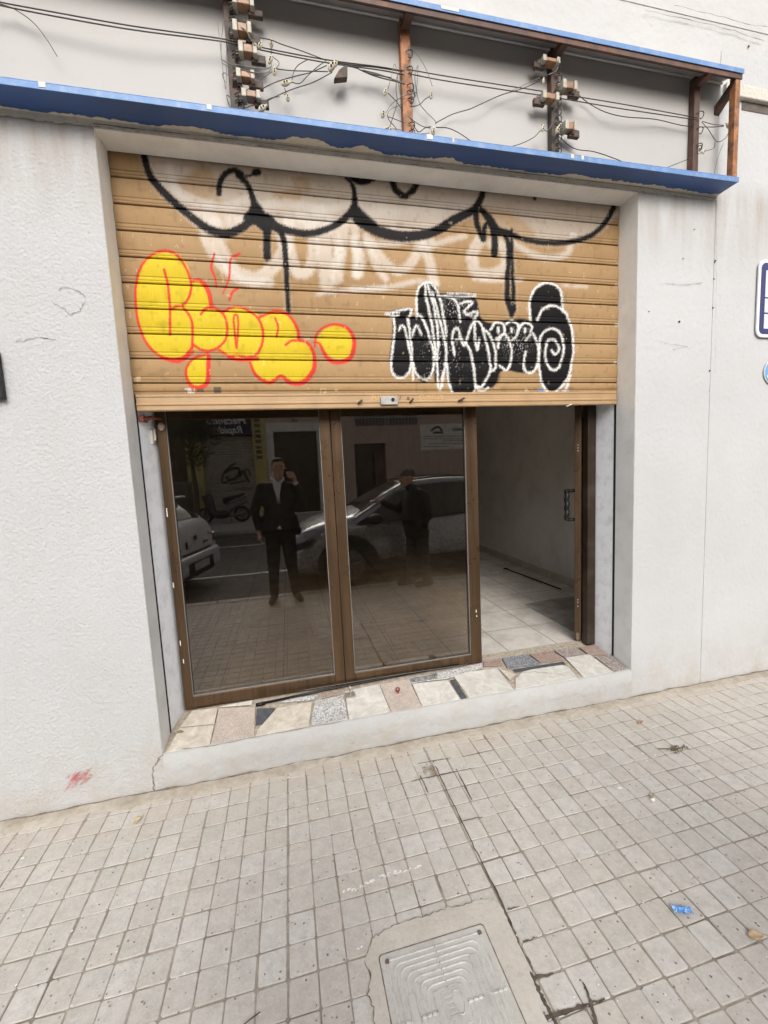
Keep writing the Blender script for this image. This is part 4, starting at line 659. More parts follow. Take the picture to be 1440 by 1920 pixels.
# sandy mortar fillet and dark crack along the foot of the wall
s = NT('sandy_mortar'); c = s.mix(s.ramp(s.noise(9, 7, .7), .35, .65), (.33, .285, .225), (.46, .415, .35)); c = s.mix(s.mul(s.ramp(s.noise(30, 6, .7), .5, .68), .5), c, (.30, .22, .14)); s.set(Base_Color=c, Roughness=.95); s.bump(s.noise(45, 6), .006)
b = MB(); n = 420; xs = np.linspace(-5, 7, n); wv_ = np.interp(xs, np.arange(-5, 7.2, .17), .038+.045*rng.random(len(np.arange(-5, 7.2, .17))))+rng.normal(0, .0025, n)
vs = []
for x, ww in zip(xs, wv_): vs += [(x, .004, .010+.004*random.random()), (x, -ww*.45, .0045), (x, -ww, .0005), (x, -ww-.003, -.006)]
b.add(vs, [(4*i+j, 4*i+4+j, 4*i+5+j, 4*i+1+j) for i in range(n-1) for j in range(3)]); tag(b.build('mortar_fillet', s.m, None, smooth=True), kind='structure')
b = MB(); n = 700; xs = np.linspace(-5, 7, n); ph = np.interp(xs, np.arange(-5, 7.2, .06), rng.normal(0, .003, len(np.arange(-5, 7.2, .06)))); wd = np.abs(np.interp(xs, np.arange(-5, 7.2, .05), rng.normal(.004, .004, len(np.arange(-5, 7.2, .05)))))
vs = []
for x, p_, w_ in zip(xs, ph, wd): zc = .0155+p_; vs += [(x, -.0115, zc-w_/2-.0006), (x, -.0115, zc+w_/2+.0006)]
b.add(vs, [(2*i, 2*i+2, 2*i+3, 2*i+1) for i in range(n-1)]); tag(b.build('base_crack', M_CRK), kind='structure')
# dirt-filled wide joints
M_JD = mat('wet_dirt', (.105, .08, .06), .85, var=.5, scale=30, bump=.003, bscale=90)
b = MB(); gxy = lambda u, v: at(u, v, 'z', 0)
JZ = [.0010]
def joint(P, wd, amp=.0015, n=8, z=None):
    JZ[0] += .00025; z = JZ[0]
    Q = jag([gxy(u, v) for u, v in P], amp, n)
    for q_ in Q: q_[2] = z
    W = np.interp(np.linspace(0, 1, len(Q)), np.linspace(0, 1, len(wd)), wd); b.ribbon(Q, [w_*1.0*random.uniform(.7, 1.25) for w_ in W], (0, 0, 1), .35)
joint([(812, 1428), (832, 1470), (868, 1545), (905, 1620), (940, 1690), (962, 1750), (985, 1800), (1003, 1843)], [.007, .007, .005, .005, .008, .016, .02, .016]); joint([(1003, 1843), (1022, 1880), (1040, 1915), (1060, 1960)], [.01, .012, .012])
joint([(783, 1432), (815, 1427), (846, 1421)], [.003, .006, .004]); joint([(770, 1465), (830, 1452), (892, 1440)], [.003, .007, .003]); joint([(855, 1442), (885, 1500)], [.005, .008]); joint([(788, 1455), (803, 1488)], [.006, .004]); joint([(1000, 1835), (1037, 1826)], [.01, .006]); joint([(1024, 1912), (1080, 1893), (1134, 1874)], [.012, .01, .006]); joint([(1092, 1842), (1108, 1880), (1118, 1925)], [.004, .009, .012]); joint([(868, 1540), (905, 1533)], [.006, .003])
joint([(952, 1707), (975, 1701)], [.006, .002]); joint([(980, 1768), (1008, 1758)], [.006, .002])
tag(b.build('dirt_joint', M_JD), kind='structure')
# damp stain, white paint dashes, chewing gum
BZ = [0.0]
def blot(u, v, rx, ry, col, name, z=.0022, n=18, rot=0, rough=.8, jitter=.25):
    BZ[0] += .000002; z += BZ[0]; c0 = gxy(u, v); P = []
    for k in range(n):
        t = 2*math.pi*k/n; r = 1+random.uniform(-jitter, jitter); px, py = rx*r*math.cos(t), ry*r*math.sin(t); P.append((c0[0]+px*math.cos(rot)-py*math.sin(rot), c0[1]+px*math.sin(rot)+py*math.cos(rot), z))
    b.add(P, [tuple(range(n))])
s = NT('damp_film'); mask = s.mul(s.ramp(s.noise(30, 5, .6), .35, .6), .55); tr = s.n('BsdfTransparent'); mx = s.n('MixShader'); s.set(Base_Color=(.25, .18, .11), Roughness=.5); s.link(mask, mx.inputs[0]); s.link(tr.outputs[0], mx.inputs[1]); s.link(s.b.outputs[0], mx.inputs[2]); s.link(mx.outputs[0], s.t.nodes['Material Output'].inputs[0])
b = MB(); blot(805, 1446, .035, .055, None, ''); tag(b.build('damp_stain', s.m), kind='structure')
s = NT('chipped_white_paint'); mask = s.ramp(s.noise(110, 5, .7), .47, .53); tr = s.n('BsdfTransparent'); mx = s.n('MixShader'); s.set(Base_Color=(.80, .79, .76), Roughness=.8); s.link(mask, mx.inputs[0]); s.link(tr.outputs[0], mx.inputs[1]); s.link(s.b.outputs[0], mx.inputs[2]); s.link(mx.outputs[0], s.t.nodes['Material Output'].inputs[0])
b = MB(); Q = [gxy(u, v)+(0, 0, .0035) for u, v in [(642, 1673), (664, 1669), (690, 1657), (715, 1645), (740, 1638), (765, 1632), (790, 1624)]]; b.ribbon(Q, [.010, .018, .014, .012, .018, .014, .008], (0, 0, 1), .3); b.ribbon([gxy(u, v)+(0, 0, .0035) for u, v in [(668, 1782), (680, 1776)]], [.008, .006], (0, 0, 1)); tag(b.build('white_paint_mark', s.m), kind='structure')
b = MB()
for k in range(70):
    u, v = random.uniform(0, 1440), random.uniform(1330, 1900); p = gxy(u, v)
    if p[1] > -.06: continue
    blot(u, v, random.uniform(.0012, .0045), random.uniform(.0012, .004), None, '', n=9)
for u, v, r in [(1162, 1478, .012), (1205, 1413, .007), (1228, 1416, .006), (1191, 1421, .004), (1213, 1427, .005), (1012, 1580, 0), (1315, 1461, .004), (1178, 1533, .003), (540, 1458, .006), (545, 1488, .006), (42, 1610, .008), (330, 1540, 0)]:
    if r: blot(u, v, r, r*.7, None, '', n=12)
tag(b.build('white_spot', mat('old_gum', (.74, .73, .71), .7, var=.05)), kind='structure')
b = MB()
for k in range(420):
    u, v = random.uniform(0, 1440), random.uniform(1280, 1915); p = gxy(u, v)
    if p[1] > -.05: continue
    blot(u, v, random.uniform(.001, .0034), random.uniform(.001, .003), None, '', n=7, z=.002)
tag(b.build('dark_spot', M_CRK), kind='structure')
# cement patch round the inspection cover
s = NT('cement_patch'); c = s.mix(s.ramp(s.noise(5, 7, .65), .35, .65), (.50, .455, .40), (.58, .535, .48)); c = s.mix(s.mul(s.ramp(s.noise(60, 6, .7), .5, .7), .35), c, (.33, .28, .23)); s.set(Base_Color=c, Roughness=.92); s.bump(s.noise(70, 6, .65), .0025)
PP = [(688, 1790), (697, 1762), (712, 1752), (735, 1738), (762, 1727), (790, 1722), (815, 1712), (845, 1702), (870, 1699), (893, 1688), (920, 1688), (938, 1697), (946, 1715), (962, 1752), (985, 1800), (1000, 1840), (1012, 1890)]
Q = [gxy(u, v) for u, v in PP]; Q = jag(Q, .0025, 5); Q += [np.array([Q[-1][0]+.02, -1.62, 0]), np.array([.3, -1.64, 0]), np.array([.10, -1.6, 0])]
Q += jag([gxy(u, v) for u, v in [(716, 1962), (700, 1915), (702, 1890), (688, 1868), (695, 1830), (684, 1805)]], .0025, 4)
b = MB(); b.prism([(q_[0], q_[1], .0036) for q_ in Q][::-1], (0, 0, -.009)); tag(b.build('cement_patch', s.m), kind='structure')
b = MB(); Q2 = [np.array([q_[0], q_[1], .0042]) for q_ in Q]; cl = [Q2[k] for k in range(len(Q2)-22, len(Q2))]; b.ribbon(Q2[:44], [.0028*random.uniform(.2, 1.4) for _ in range(44)], (0, 0, 1), .4); b.ribbon(cl, [.004*random.uniform(.3, 1.5) for _ in cl], (0, 0, 1), .4); tag(b.build('patch_edge_crack', M_CRK), kind='structure')
# inspection cover
s = NT('cast_cover'); c = s.mix(s.ramp(s.noise(12, 7, .7), .35, .65), (.47, .455, .42), (.55, .535, .50)); c = s.mix(s.mul(s.ramp(s.noise(70, 6, .7), .52, .7), .45), c, (.30, .28, .25)); s.set(Base_Color=c, Roughness=.65, Metallic=0.0); s.bump(s.noise(90, 5), .0012); M_CV = s.m
CX0, CX1, CY1 = .187, .560, -1.021; CS = CX1-CX0; CY0 = CY1-CS; zc = .0052
cv = thing('inspection_cover', 'pale grey square inspection cover with raised concentric ribs', 'manhole cover', ((CX0+CX1)/2, (CY0+CY1)/2, zc))
b = MB()
def rr2(x0, x1, y0, y1, r, n=6):
    P = []
    for cx, cy, a0 in ((x1-r, y1-r, 0), (x0+r, y1-r, 90), (x0+r, y0+r, 180), (x1-r, y0+r, 270)): P += [(cx+r*math.cos(math.radians(a0+90*i/n)), cy+r*math.sin(math.radians(a0+90*i/n))) for i in range(n+1)]
    return P
b.prism([(x, y, zc) for x, y in rr2(CX0, CX1, CY0, CY1, .012)], (0, 0, -.02)); b.build('plate', M_CV, cv, bevel=.0015)
b = MB(); b.prism([(x, y, zc-.0012) for x, y in rr2(CX0-.004, CX1+.004, CY0-.004, CY1+.004, .014)], (0, 0, -.01)); b.build('cover_gap', M_CRK, cv)
b = MB(); mx_, my = (CX0+CX1)/2, (CY0+CY1)/2
def rib(P, wd=.0046, h=.0024):
    Pv = [Vector((x, y, 0)) for x, y in P]; k = len(Pv); vs = []
    for i in range(k):
        t = (Pv[min(i+1, k-1)]-Pv[max(i-1, 0)]).normalized(); u = Vector((-t.y, t.x, 0))
        for sgn, z_ in ((1.3, 0), (.6, h), (-.6, h), (-1.3, 0)): q_ = Pv[i]+u*wd/2*sgn; vs.append((q_.x, q_.y, zc+z_+.0002))
    b.add(vs, [(4*i+j, 4*i+4+j, 4*i+5+j, 4*i+1+j) for i in range(k-1) for j in range(3)])
for k in range(8):
    d_ = .022+.0165*k; r = .004 if k == 0 else .026; P = rr2(CX0+d_, CX1-d_, CY0+d_, CY1-d_, r, 7)
    P = P+[P[0]]
    rib(P)
rib([(mx_, CY1-.008), (mx_, my+.045)], .006); rib([(mx_, CY0+.008), (mx_, my-.045)], .006); rib([(CX0+.008, my), (CX0+.06, my)], .008); rib([(CX0+.085, my), (mx_-.045, my)], .008); rib([(CX1-.008, my), (CX1-.07, my)], .008); rib([(CX1-.085, my), (mx_+.045, my)], .008)
b.build('rib', mat('worn_rib', (.56, .545, .51), .7, var=.1, scale=60, dirt=(.36, .34, .30), dscale=18, damt=.8), cv)
b = MB(); b.box(mx_-.047, mx_+.047, my-.047, my+.047, zc, zc+.0032); b.box(CX0+.062, CX0+.083, my-.06, my+.06, zc, zc+.0034); b.box(CX1-.086, CX1-.062, my-.11, my+.11, zc, zc+.0034); b.build('raised_pad', M_CV, cv, bevel=.001)
b = MB(); put_text(b, 'ALUMBRADO PUBLICO', .0180, (CX1-.079, my+.108, zc+.0034), (0, -.86, 0), (1, 0, 0), (0, 0, 1), extrude=.001, align='LEFT'); 
for k in range(5): b.box(mx_-.018+.0*k, mx_+.008, my+.026-.013*k-.0035, my+.026-.013*k+.0035, zc+.0032, zc+.0052)
b.tube([(mx_+.02+.016*math.cos(t), my+.004+.03*math.sin(t), zc+.004) for t in np.linspace(0, 6.28, 22)], .0022, 5); b.tube([(mx_-.022+.006*math.cos(t), my+.002+.034*math.sin(t), zc+.004) for t in np.linspace(1.4, 4.9, 16)], .002, 5)
b.build('embossed_emblem', M_CV, cv)
b = MB()
for sx, sy in ((CX0+.022, CY1-.024), (CX1-.022, CY1-.024), (CX0+.022, CY0+.024), (CX1-.022, CY0+.024)): b.cyl((sx, sy, zc+.0012), (0, 0, 1), .0075, .004, 16)
b.build('bolt', mat('rusty_bolt', (.16, .11, .09), .7, var=.3, scale=80), cv)
# litter
def leaf_(name, u, v, L, W, ang, col, label, curl=.25, stem=True):
    c0 = gxy(u, v); b = MB(); n, m_ = 10, 5; vs = []; ca, sa = math.cos(ang), math.sin(ang)
    for i in range(n+1):
        t = i/n; ww = W/2*math.sin(math.pi*t**.8)**.8 if 0 < t < 1 else .0006
        for j in range(m_):
            q_ = (j/(m_-1)-.5)*2; lx = (t-.5)*L; ly = q_*ww*(1+.1*math.sin(7*t+j)); z = .006+abs(q_)*ww*curl*2+.15*L*curl*abs(t-.5)**2*4+.0012*math.sin(9*t+3*q_); vs.append((c0[0]+lx*ca-ly*sa, c0[1]+lx*sa+ly*ca, z))
    b.add(vs, [(i*m_+j, (i+1)*m_+j, (i+1)*m_+j+1, i*m_+j+1) for i in range(n) for j in range(m_-1)])
    if stem: b.tube([(c0[0]+L*.5*ca, c0[1]+L*.5*sa, .009), (c0[0]+L*.75*ca-.006*sa, c0[1]+L*.75*sa, .006)], .0011, 5)
    o = b.build(name, mat(name+str(u), col, .6, var=.25, scale=60), None, smooth=True); md = o.modifiers.new('thick', 'SOLIDIFY'); md.thickness = .0008; tag(o, label, 'leaf', 'dry leaves on the ground'); return o
leaf_('dry_leaf', 1418, 1758, .052, .03, -.2, (.46, .33, .20), 'tan curled dry leaf at the right edge of the pavement')
leaf_('dry_leaf', 258, 1540, .045, .03, .9, (.50, .40, .24), 'ochre dry leaf on the pavement left of the cracked step')
leaf_('dry_leaf', 1201, 1356, .05, .022, .3, (.36, .20, .12), 'brown withered leaf on the pavement below the right pier')
leaf_('dry_leaf', 1222, 1494, .03, .02, 1.1, (.44, .34, .20), 'small straw-coloured leaf beside a white crumb on the pavement')
p = sill_pt(338, 1374); b = MB()
o = leaf_('dry_leaf', 338, 1374, .04, .022, -.2, (.26, .20, .10), 'olive-brown leaf lying on the left end of the stone threshold', .1, False); o.location = Vector(p)-Vector(gxy(338, 1374))
b = MB(); c0 = gxy(1226, 1503); 
for k in range(5): b.ell((c0[0]+random.uniform(-.008, .008), c0[1]+random.uniform(-.006, .006), .008), (.008, .007, .007), 8, 5)
tag(b.build('paper_crumb', mat('white_paper', (.82, .82, .80), .8), None, smooth=True), 'crumpled white crumb of paper on the pavement', 'litter')
b = MB(); c0 = gxy(1270, 1407); tw_ = random.Random(3)
for k in range(46):
    x, y = c0[0]+tw_.gauss(0, .03), c0[1]+tw_.gauss(0, .012)-.35*0; a = tw_.uniform(0, 3.14); L = tw_.uniform(.006, .02); b.tube([(x, y, .004), (x+L*math.cos(a)/2, y+L*math.sin(a)/2, .004+tw_.uniform(.002, .012)), (x+L*math.cos(a), y+L*math.sin(a), .004)], .0016, 4)
b.tube([(c0[0]-.09, c0[1]+.035, .005), (c0[0]-.04, c0[1]+.015, .008), (c0[0], c0[1], .006)], .003, 5); tag(b.build('plant_debris', mat('dead_moss', (.16, .115, .06), .9, var=.4, scale=90)), 'brown clump of dead plant debris on the pavement', 'debris')
c0 = gxy(1279, 1710); n = 16; vs = []; bm_ = MB(); rr = random.Random(11)
for i in range(n):
    for j in range(7):
        x = (i/(n-1)-.5)*.062; y = (j/6-.5)*(.022+.008*math.sin(i*.9)); z = .006+.012*abs(math.sin(i*1.7+j*.9))*rr.uniform(.4, 1.1); ca, sa = math.cos(-.35), math.sin(-.35); vs.append((c0[0]+x*ca-y*sa, c0[1]+x*sa+y*ca, z))
bm_.add(vs, [(i*7+j, (i+1)*7+j, (i+1)*7+j+1, i*7+j+1) for i in range(n-1) for j in range(6)]); o = bm_.build('blue_wrapper', mat('blue_film', srgb(95, 160, 225), .3, var=.3, scale=60, dirt=(.75, .82, .9), dscale=60, damt=.8)); md = o.modifiers.new('t', 'SOLIDIFY'); md.thickness = .0008; tag(o, 'crumpled light blue plastic wrapper on the pavement', 'litter')
b = MB(); p = gxy(488, 1900); q0 = gxy(455, 1925); b.tube([(p[0], p[1], .004), ((p[0]+q0[0])/2, (p[1]+q0[1])/2, .006), (q0[0], q0[1], .004)], .0016, 5); tag(b.build('twig', M_RB), 'short thin twig on the pavement at the bottom edge', 'twig')
p = gxy(350, 1345+20)
# ================================================================== ROAD
s = NT('asphalt'); c = s.mix(s.ramp(s.noise(220, 3), .35, .65), (.055, .053, .05), (.10, .097, .092)); c = s.mix(s.mul(s.ramp(s.noise(.9, 7, .7), .45, .65), .5), c, (.12, .115, .105)); s.set(Base_Color=c, Roughness=.85); s.bump(s.noise(250, 3), .003)
b = MB(); b.box(-60, 60, -10.0, KERB, -.3, -.12); tag(b.build('road', s.m), kind='structure')
M_LINE = mat('road_paint', (.62, .61, .58), .7, var=.15, scale=20, dirt=(.15, .14, .13), dscale=18, damt=.8)
b = MB(); b.box(-40, 40, -4.72, -4.62, -.1198, -.116); b.box(-40, 40, -7.85, -7.75, -.1198, -.116); tag(b.build('road_marking', M_LINE), kind='structure')
b = MB(); b.box(-60, 60, -10.22, -10.0, -.3, 0.0); tag(b.build('far_kerb', bpy.data.materials['kerb_granite'], None, bevel=.015), kind='structure')
b = MB(); b.box(-60, 60, -14.0, -10.22, -.3, .002); tag(b.build('far_pavement', M_FAR), kind='structure')
b = MB(); b.quad((-150, -150, -.31), (150, -150, -.31), (150, 150, -.31), (-150, 150, -.31)); tag(b.build('ground', mat('dirt_ground', (.2, .18, .15), .9)), kind='structure')
# ================================================================== ACROSS THE STREET (seen mirrored in the shop glass)
YO = -14.0
def rx(u, v=850): return float(rat(u, v, YO)[0])
def rz(u, v): return float(rat(u, v, YO)[2])
M_PINK = mat('pink_render', (.50, .375, .32), .9, var=.08, scale=2, bump=.004, bscale=40, dirt=(.36, .29, .25), dscale=2, damt=.5)
M_OCHRE = mat('ochre_render', (.58, .50, .20), .9, var=.1, scale=2, bump=.004, bscale=40, dirt=(.22, .18, .09), dscale=2, damt=.4)
M_BRKD = mat('dark_brick', (.10, .07, .055), .9, var=.2, scale=8)
M_PALES = mat('pale_stone', (.72, .70, .68), .7, var=.08, scale=5, dirt=(.3, .28, .26), damt=.4)
M_DOORD = mat('dark_door', (.022, .020, .018), .35, var=.2)
M_GRILL = mat('grey_bars', (.42, .42, .42), .5, metal=.3)
b0 = thing('garage_building', 'dark low building with a navy workshop sign and ochre pilasters across the street', 'building', (-4, YO, 0))
xa, xb = -30, -.76
b = MB(); b.box(xa, -4.9, YO-.4, YO, 0, 5.6); b.box(-4.9, xb, YO-.4, YO, 4.2, 5.6); b.build('wall', M_BRKD, b0)
b = MB(); b.box(-1.20, xb, YO-.35, YO+.12, 0, 4.2); b.build('pilaster', M_OCHRE, b0, bevel=.01); b = MB(); b.box(-3.60, -3.04, YO-.35, YO+.12, 0, 3.0); b.build('pilaster', M_OCHRE, b0, bevel=.01)
b = MB(); b.box(-4.9, xb, YO-.6, YO-.41, 0, 4.2); b.box(-4.9, -3.60, YO-.4, YO, 0, 4.2); b.build('wall', M_BRKD, b0)
M_NV = mat('navy_fascia', (.025, .022, .055), .7, var=.1, bump=0); b = MB(); b.box(-4.9, -1.202, YO-.02, YO+.22, 3.12, 4.25); fa = b.build('fascia', M_NV, b0)
b = MB(); put_text(b, 'Mecanica', .38, (-1.36, YO+.221, 3.53), (-1, 0, 0), (0, 0, 1), (0, 1, 0), extrude=.01, align='LEFT', shear=.25, bold=.006); put_text(b, 'Rapida', .36, (-1.50, YO+.221, 3.20), (-1, 0, 0), (0, 0, 1), (0, 1, 0), extrude=.01, align='LEFT', shear=.25, bold=.006); b.build('lettering', mat('sign_letters', (.85, .84, .83), .5), fa)
b = MB(); z = 0.0; pf = []
while z < 3.1: pf += [(z, .0), (z+.045, .018), (z+.085, .018), (z+.10, 0)]; z += .10
vs = []
for z, d_ in pf: vs += [(-3.04, YO-.10+d_, z), (-1.21, YO-.10+d_, z)]
b.add(vs, [(2*i, 2*i+1, 2*i+3, 2*i+2) for i in range(len(pf)-1)]); rs = b.build('roller_shutter', mat('grey_slats', (.42, .38, .33), .5, var=.15, scale=3, dirt=(.1, .09, .08), dscale=3), b0)
b = MB(); gr = random.Random(4)
def scrib(P, r): b.tube(spline([(rx(u), YO-.078, rz(u, v)) for u, v in P], 5), r, 5)
scrib([(440, 868), (428, 875), (415, 890), (412, 905), (430, 900), (450, 885), (462, 880), (466, 892)], .035); scrib([(418, 885), (432, 878), (446, 880), (440, 895), (425, 900), (420, 893)], .06); scrib([(445, 895), (452, 885), (458, 895), (462, 905)], .05); scrib([(425, 908), (440, 905), (455, 903)], .03)
b.build('graffiti', mat('black_spray', (.03, .03, .03), .8, bump=0), rs)
b = MB()
for k, (u, d_) in enumerate([(435, 4), (442, -3), (450, 3), (457, -2), (464, 3)]): b.tube([(rx(u-3), YO-.078, rz(u, 917-d_)), (rx(u), YO-.076, rz(u, 917+d_)), (rx(u+3), YO-.078, rz(u, 916-d_))], .02, 5)
b.build('red_tag', mat('dull_red_spray', (.15, .05, .04), .8, bump=0), rs)
b = MB()
for k in range(9): z = 3.95-.20*k; xm = -.99; b.box(xm-.11, xm+.11, YO+.1205, YO+.128, z-.15, z-.02 if k % 3 else z-.06); 
b.build('vertical_sign', mat('black_letters', (.05, .04, .03), .6, bump=0), b0)
b1 = thing('pink_building', 'dusky pink house with a pale stone doorway and barred window across the street', 'building', (3, YO, 0))
PLX0, PLX1, PLI0, PLI1 = -.70, 1.49, -.43, 1.235
b = MB(); b.box(xb, PLX0, YO-.4, YO, 0, 5.6); b.box(PLX0, PLX1, YO-.4, YO, 3.56, 5.6); b.box(PLX1, 2.72, YO-.4, YO, 0, 5.6); b.box(2.72, 4.02, YO-.4, YO, 2.66, 5.6); b.box(4.02, 30, YO-.4, YO, 0, 5.6); b.build('wall', M_PINK, b1)
b = MB(); b.box(PLX0, PLI0, YO-.3, YO+.05, 0, 3.56); b.box(PLI1, PLX1, YO-.3, YO+.05, 0, 3.56); b.box(PLI0, PLI1, YO-.3, YO+.05, 3.22, 3.56); b.build('door_surround', M_PALES, b1, bevel=.01)
b = MB(); b.box(PLI0, PLI1, YO-.32, YO-.28, 0, 3.22); dr = b.build('door', M_DOORD, b1); b = MB(); b.box(.44, .47, YO-.28, YO-.26, 0, 2.7); b.box(PLI0+.1, PLI1-.1, YO-.28, YO-.265, 2.72, 2.80); b.build('door_frame', mat('door_grey', (.06, .06, .058), .4), dr)
b = MB(); b.box(2.72, 4.02, YO-.42, YO-.38, 0, 2.66); dr2 = b.build('door', M_DOORD, b1); b = MB(); b.box(3.58, 4.0, YO-.38, YO-.2, 0, 2.3); b.build('door_leaf', mat('door_brown', (.10, .065, .05), .6), dr2)
b = MB(); b.box(.27, .60, YO, YO+.02, rz(551, 794), rz(551, 781)); pq = b.build('number_plaque', mat('plaque_tile', (.42, .33, .26), .5), b1, bevel=.004); b = MB(); put_text(b, '14', .22, (.43, YO+.021, rz(551, 793)), (-1, 0, 0), (0, 0, 1), (0, 1, 0), extrude=.002, bold=.008); b.build('number', mat('plaque_digits', (.06, .03, .03), .6), pq)
WL0, WL1, WZ0 = 2.78, 5.42, rz(720, 797); b = MB(); b.box(WL0, WL1, YO-.02, YO+.012, WZ0, WZ0+1.5); wn = b.build('window', mat('window_dark', (.03, .03, .03), .2), b1)
b = MB(); 
for x in np.linspace(WL0, WL1, 20): b.cyl((x, YO+.12, WZ0+.75), (0, 0, 1), .014 if abs(x-4.1) > .08 else .03, 1.5, 6)
for z in (.28, 1.0): b.box(WL0-.04, WL1+.04, YO+.105, YO+.13, WZ0+z, WZ0+z+.03)
b.build('window_bars', M_GRILL, wn)
b = MB(); b.tube([(-.73, YO+.07, 3.6), (-.725, YO+.07, 2.2), (-.72, YO+.07, .0)], .045, 10); b.build('downpipe', mat('cream_pipe', (.5, .44, .28), .5), b1, smooth=True)
bn = thing('wall_banner', 'pale banner with dark emblem and small print hung on the pink house', 'banner', (7, YO+.03, 2.8))
BX0, BX1, BZ0, BZ1 = 5.53, 8.1, 2.30, 3.37; b = MB(); b.box(BX0, BX1, YO+.02, YO+.035, BZ0, BZ1); b.build('sheet', mat('banner_vinyl', (.74, .72, .67), .5, dirt=(.4, .37, .3)), bn)
b = MB()
def stx(u0, v0, u1, v1, r): b.tube([(rx(u0, v0), YO+.0365, rz(u0, v0)), (rx(u1, v1), YO+.0365, rz(u1, v1))], r, 5)
stx(808, 808, 815, 802, .05); stx(815, 802, 822, 800, .05); stx(822, 800, 829, 808, .05); stx(812, 811, 830, 811, .05)
b.build('emblem', mat('banner_ink', (.07, .06, .055), .6, bump=0), bn); b = MB()
for k in range(8): stx(849+3*k, 802, 849+3*k, 808, .022)
for v0, u0, u1 in ((818, 792, 885), (823, 793, 885), (826.5, 831, 880), (831.5, 804, 885), (837, 795, 842)):
    u = u0
    while u < u1: l = random.uniform(4, 12); stx(u, v0, min(u1, u+l), v0, .014); u += l+1.2
b.build('small_print', bpy.data.materials['banner_ink'], bn)
cab = thing('street_cabinet', 'tall dark grey cabinet standing on the far pavement under the tree', 'cabinet', (-3.9, -13.2, 0)); b = MB(); b.box(-4.75, -3.42, -13.5, -12.9, .002, 1.40); b.build('case', mat('cabinet_grey', (.07, .068, .065), .5), cab, bevel=.02); b = MB(); b.box(-4.78, -3.39, -13.53, -12.87, 1.401, 1.47); b.build('lid', mat('cabinet_lid', (.16, .15, .14), .6), cab, bevel=.01)
# street tree
tc = rat(372, 822, -11.2); tr_ = thing('street_tree', 'small leafy street tree with a dark drooping crown on the far pavement', 'tree', (tc[0]-.25, -11.2, 0))
b = MB(); tx = tc[0]-.25; b.tube(spline([(tx, -11.2, 0), (tx+.04, -11.2, 1.2), (tx, -11.2, 2.2), (tx+.1, -11.2, 3.3)], 5), list(np.linspace(.09, .045, 16)), 9)
b.build('trunk', mat('bark', (.10, .08, .06), .9, var=.3, bump=.01, bscale=30), tr_, smooth=True); b = MB()
for k in range(9): a = k*2.4; b.tube(spline([(tx+.02, -11.2, 2.0+.12*k), (tx+.35*math.cos(a), -11.2+.35*math.sin(a), 2.5+.12*k), (tx+.8*math.cos(a), -11.2+.8*math.sin(a), 2.6+.15*k)], 3), list(np.linspace(.03, .008, 7)), 5)
b.build('branch', bpy.data.materials['bark'], tr_, smooth=True); b = MB(); tr2 = random.Random(9)
for k in range(2600):
    cl_ = [(.1, 0, 3.5, 1.0), (.3, .2, 2.9, .7), (-.35, -.2, 3.2, .7), (.15, .1, 2.2, .38), (.05, 0, 4.2, .9)][tr2.choice([0, 0, 1, 1, 2, 2, 3, 4, 4])]
    d_ = Vector((tr2.gauss(0, 1), tr2.gauss(0, 1), tr2.gauss(0, 1))).normalized()*cl_[3]*tr2.random()**.4; p = Vector((tx+cl_[0], -11.2+cl_[1], cl_[2]))+d_
    a1 = Vector((tr2.gauss(0, 1), tr2.gauss(0, 1), tr2.gauss(0, .5)-.4)).normalized()*.055; a2 = a1.orthogonal().normalized()*.024; b.add([p-a1, p+a2, p+a1, p-a2+a1*.1], [(0, 1, 2, 3)])
b.build('crown', mat('leaf_green', (.055, .075, .03), .5, var=.4, scale=3, bump=0), tr_)
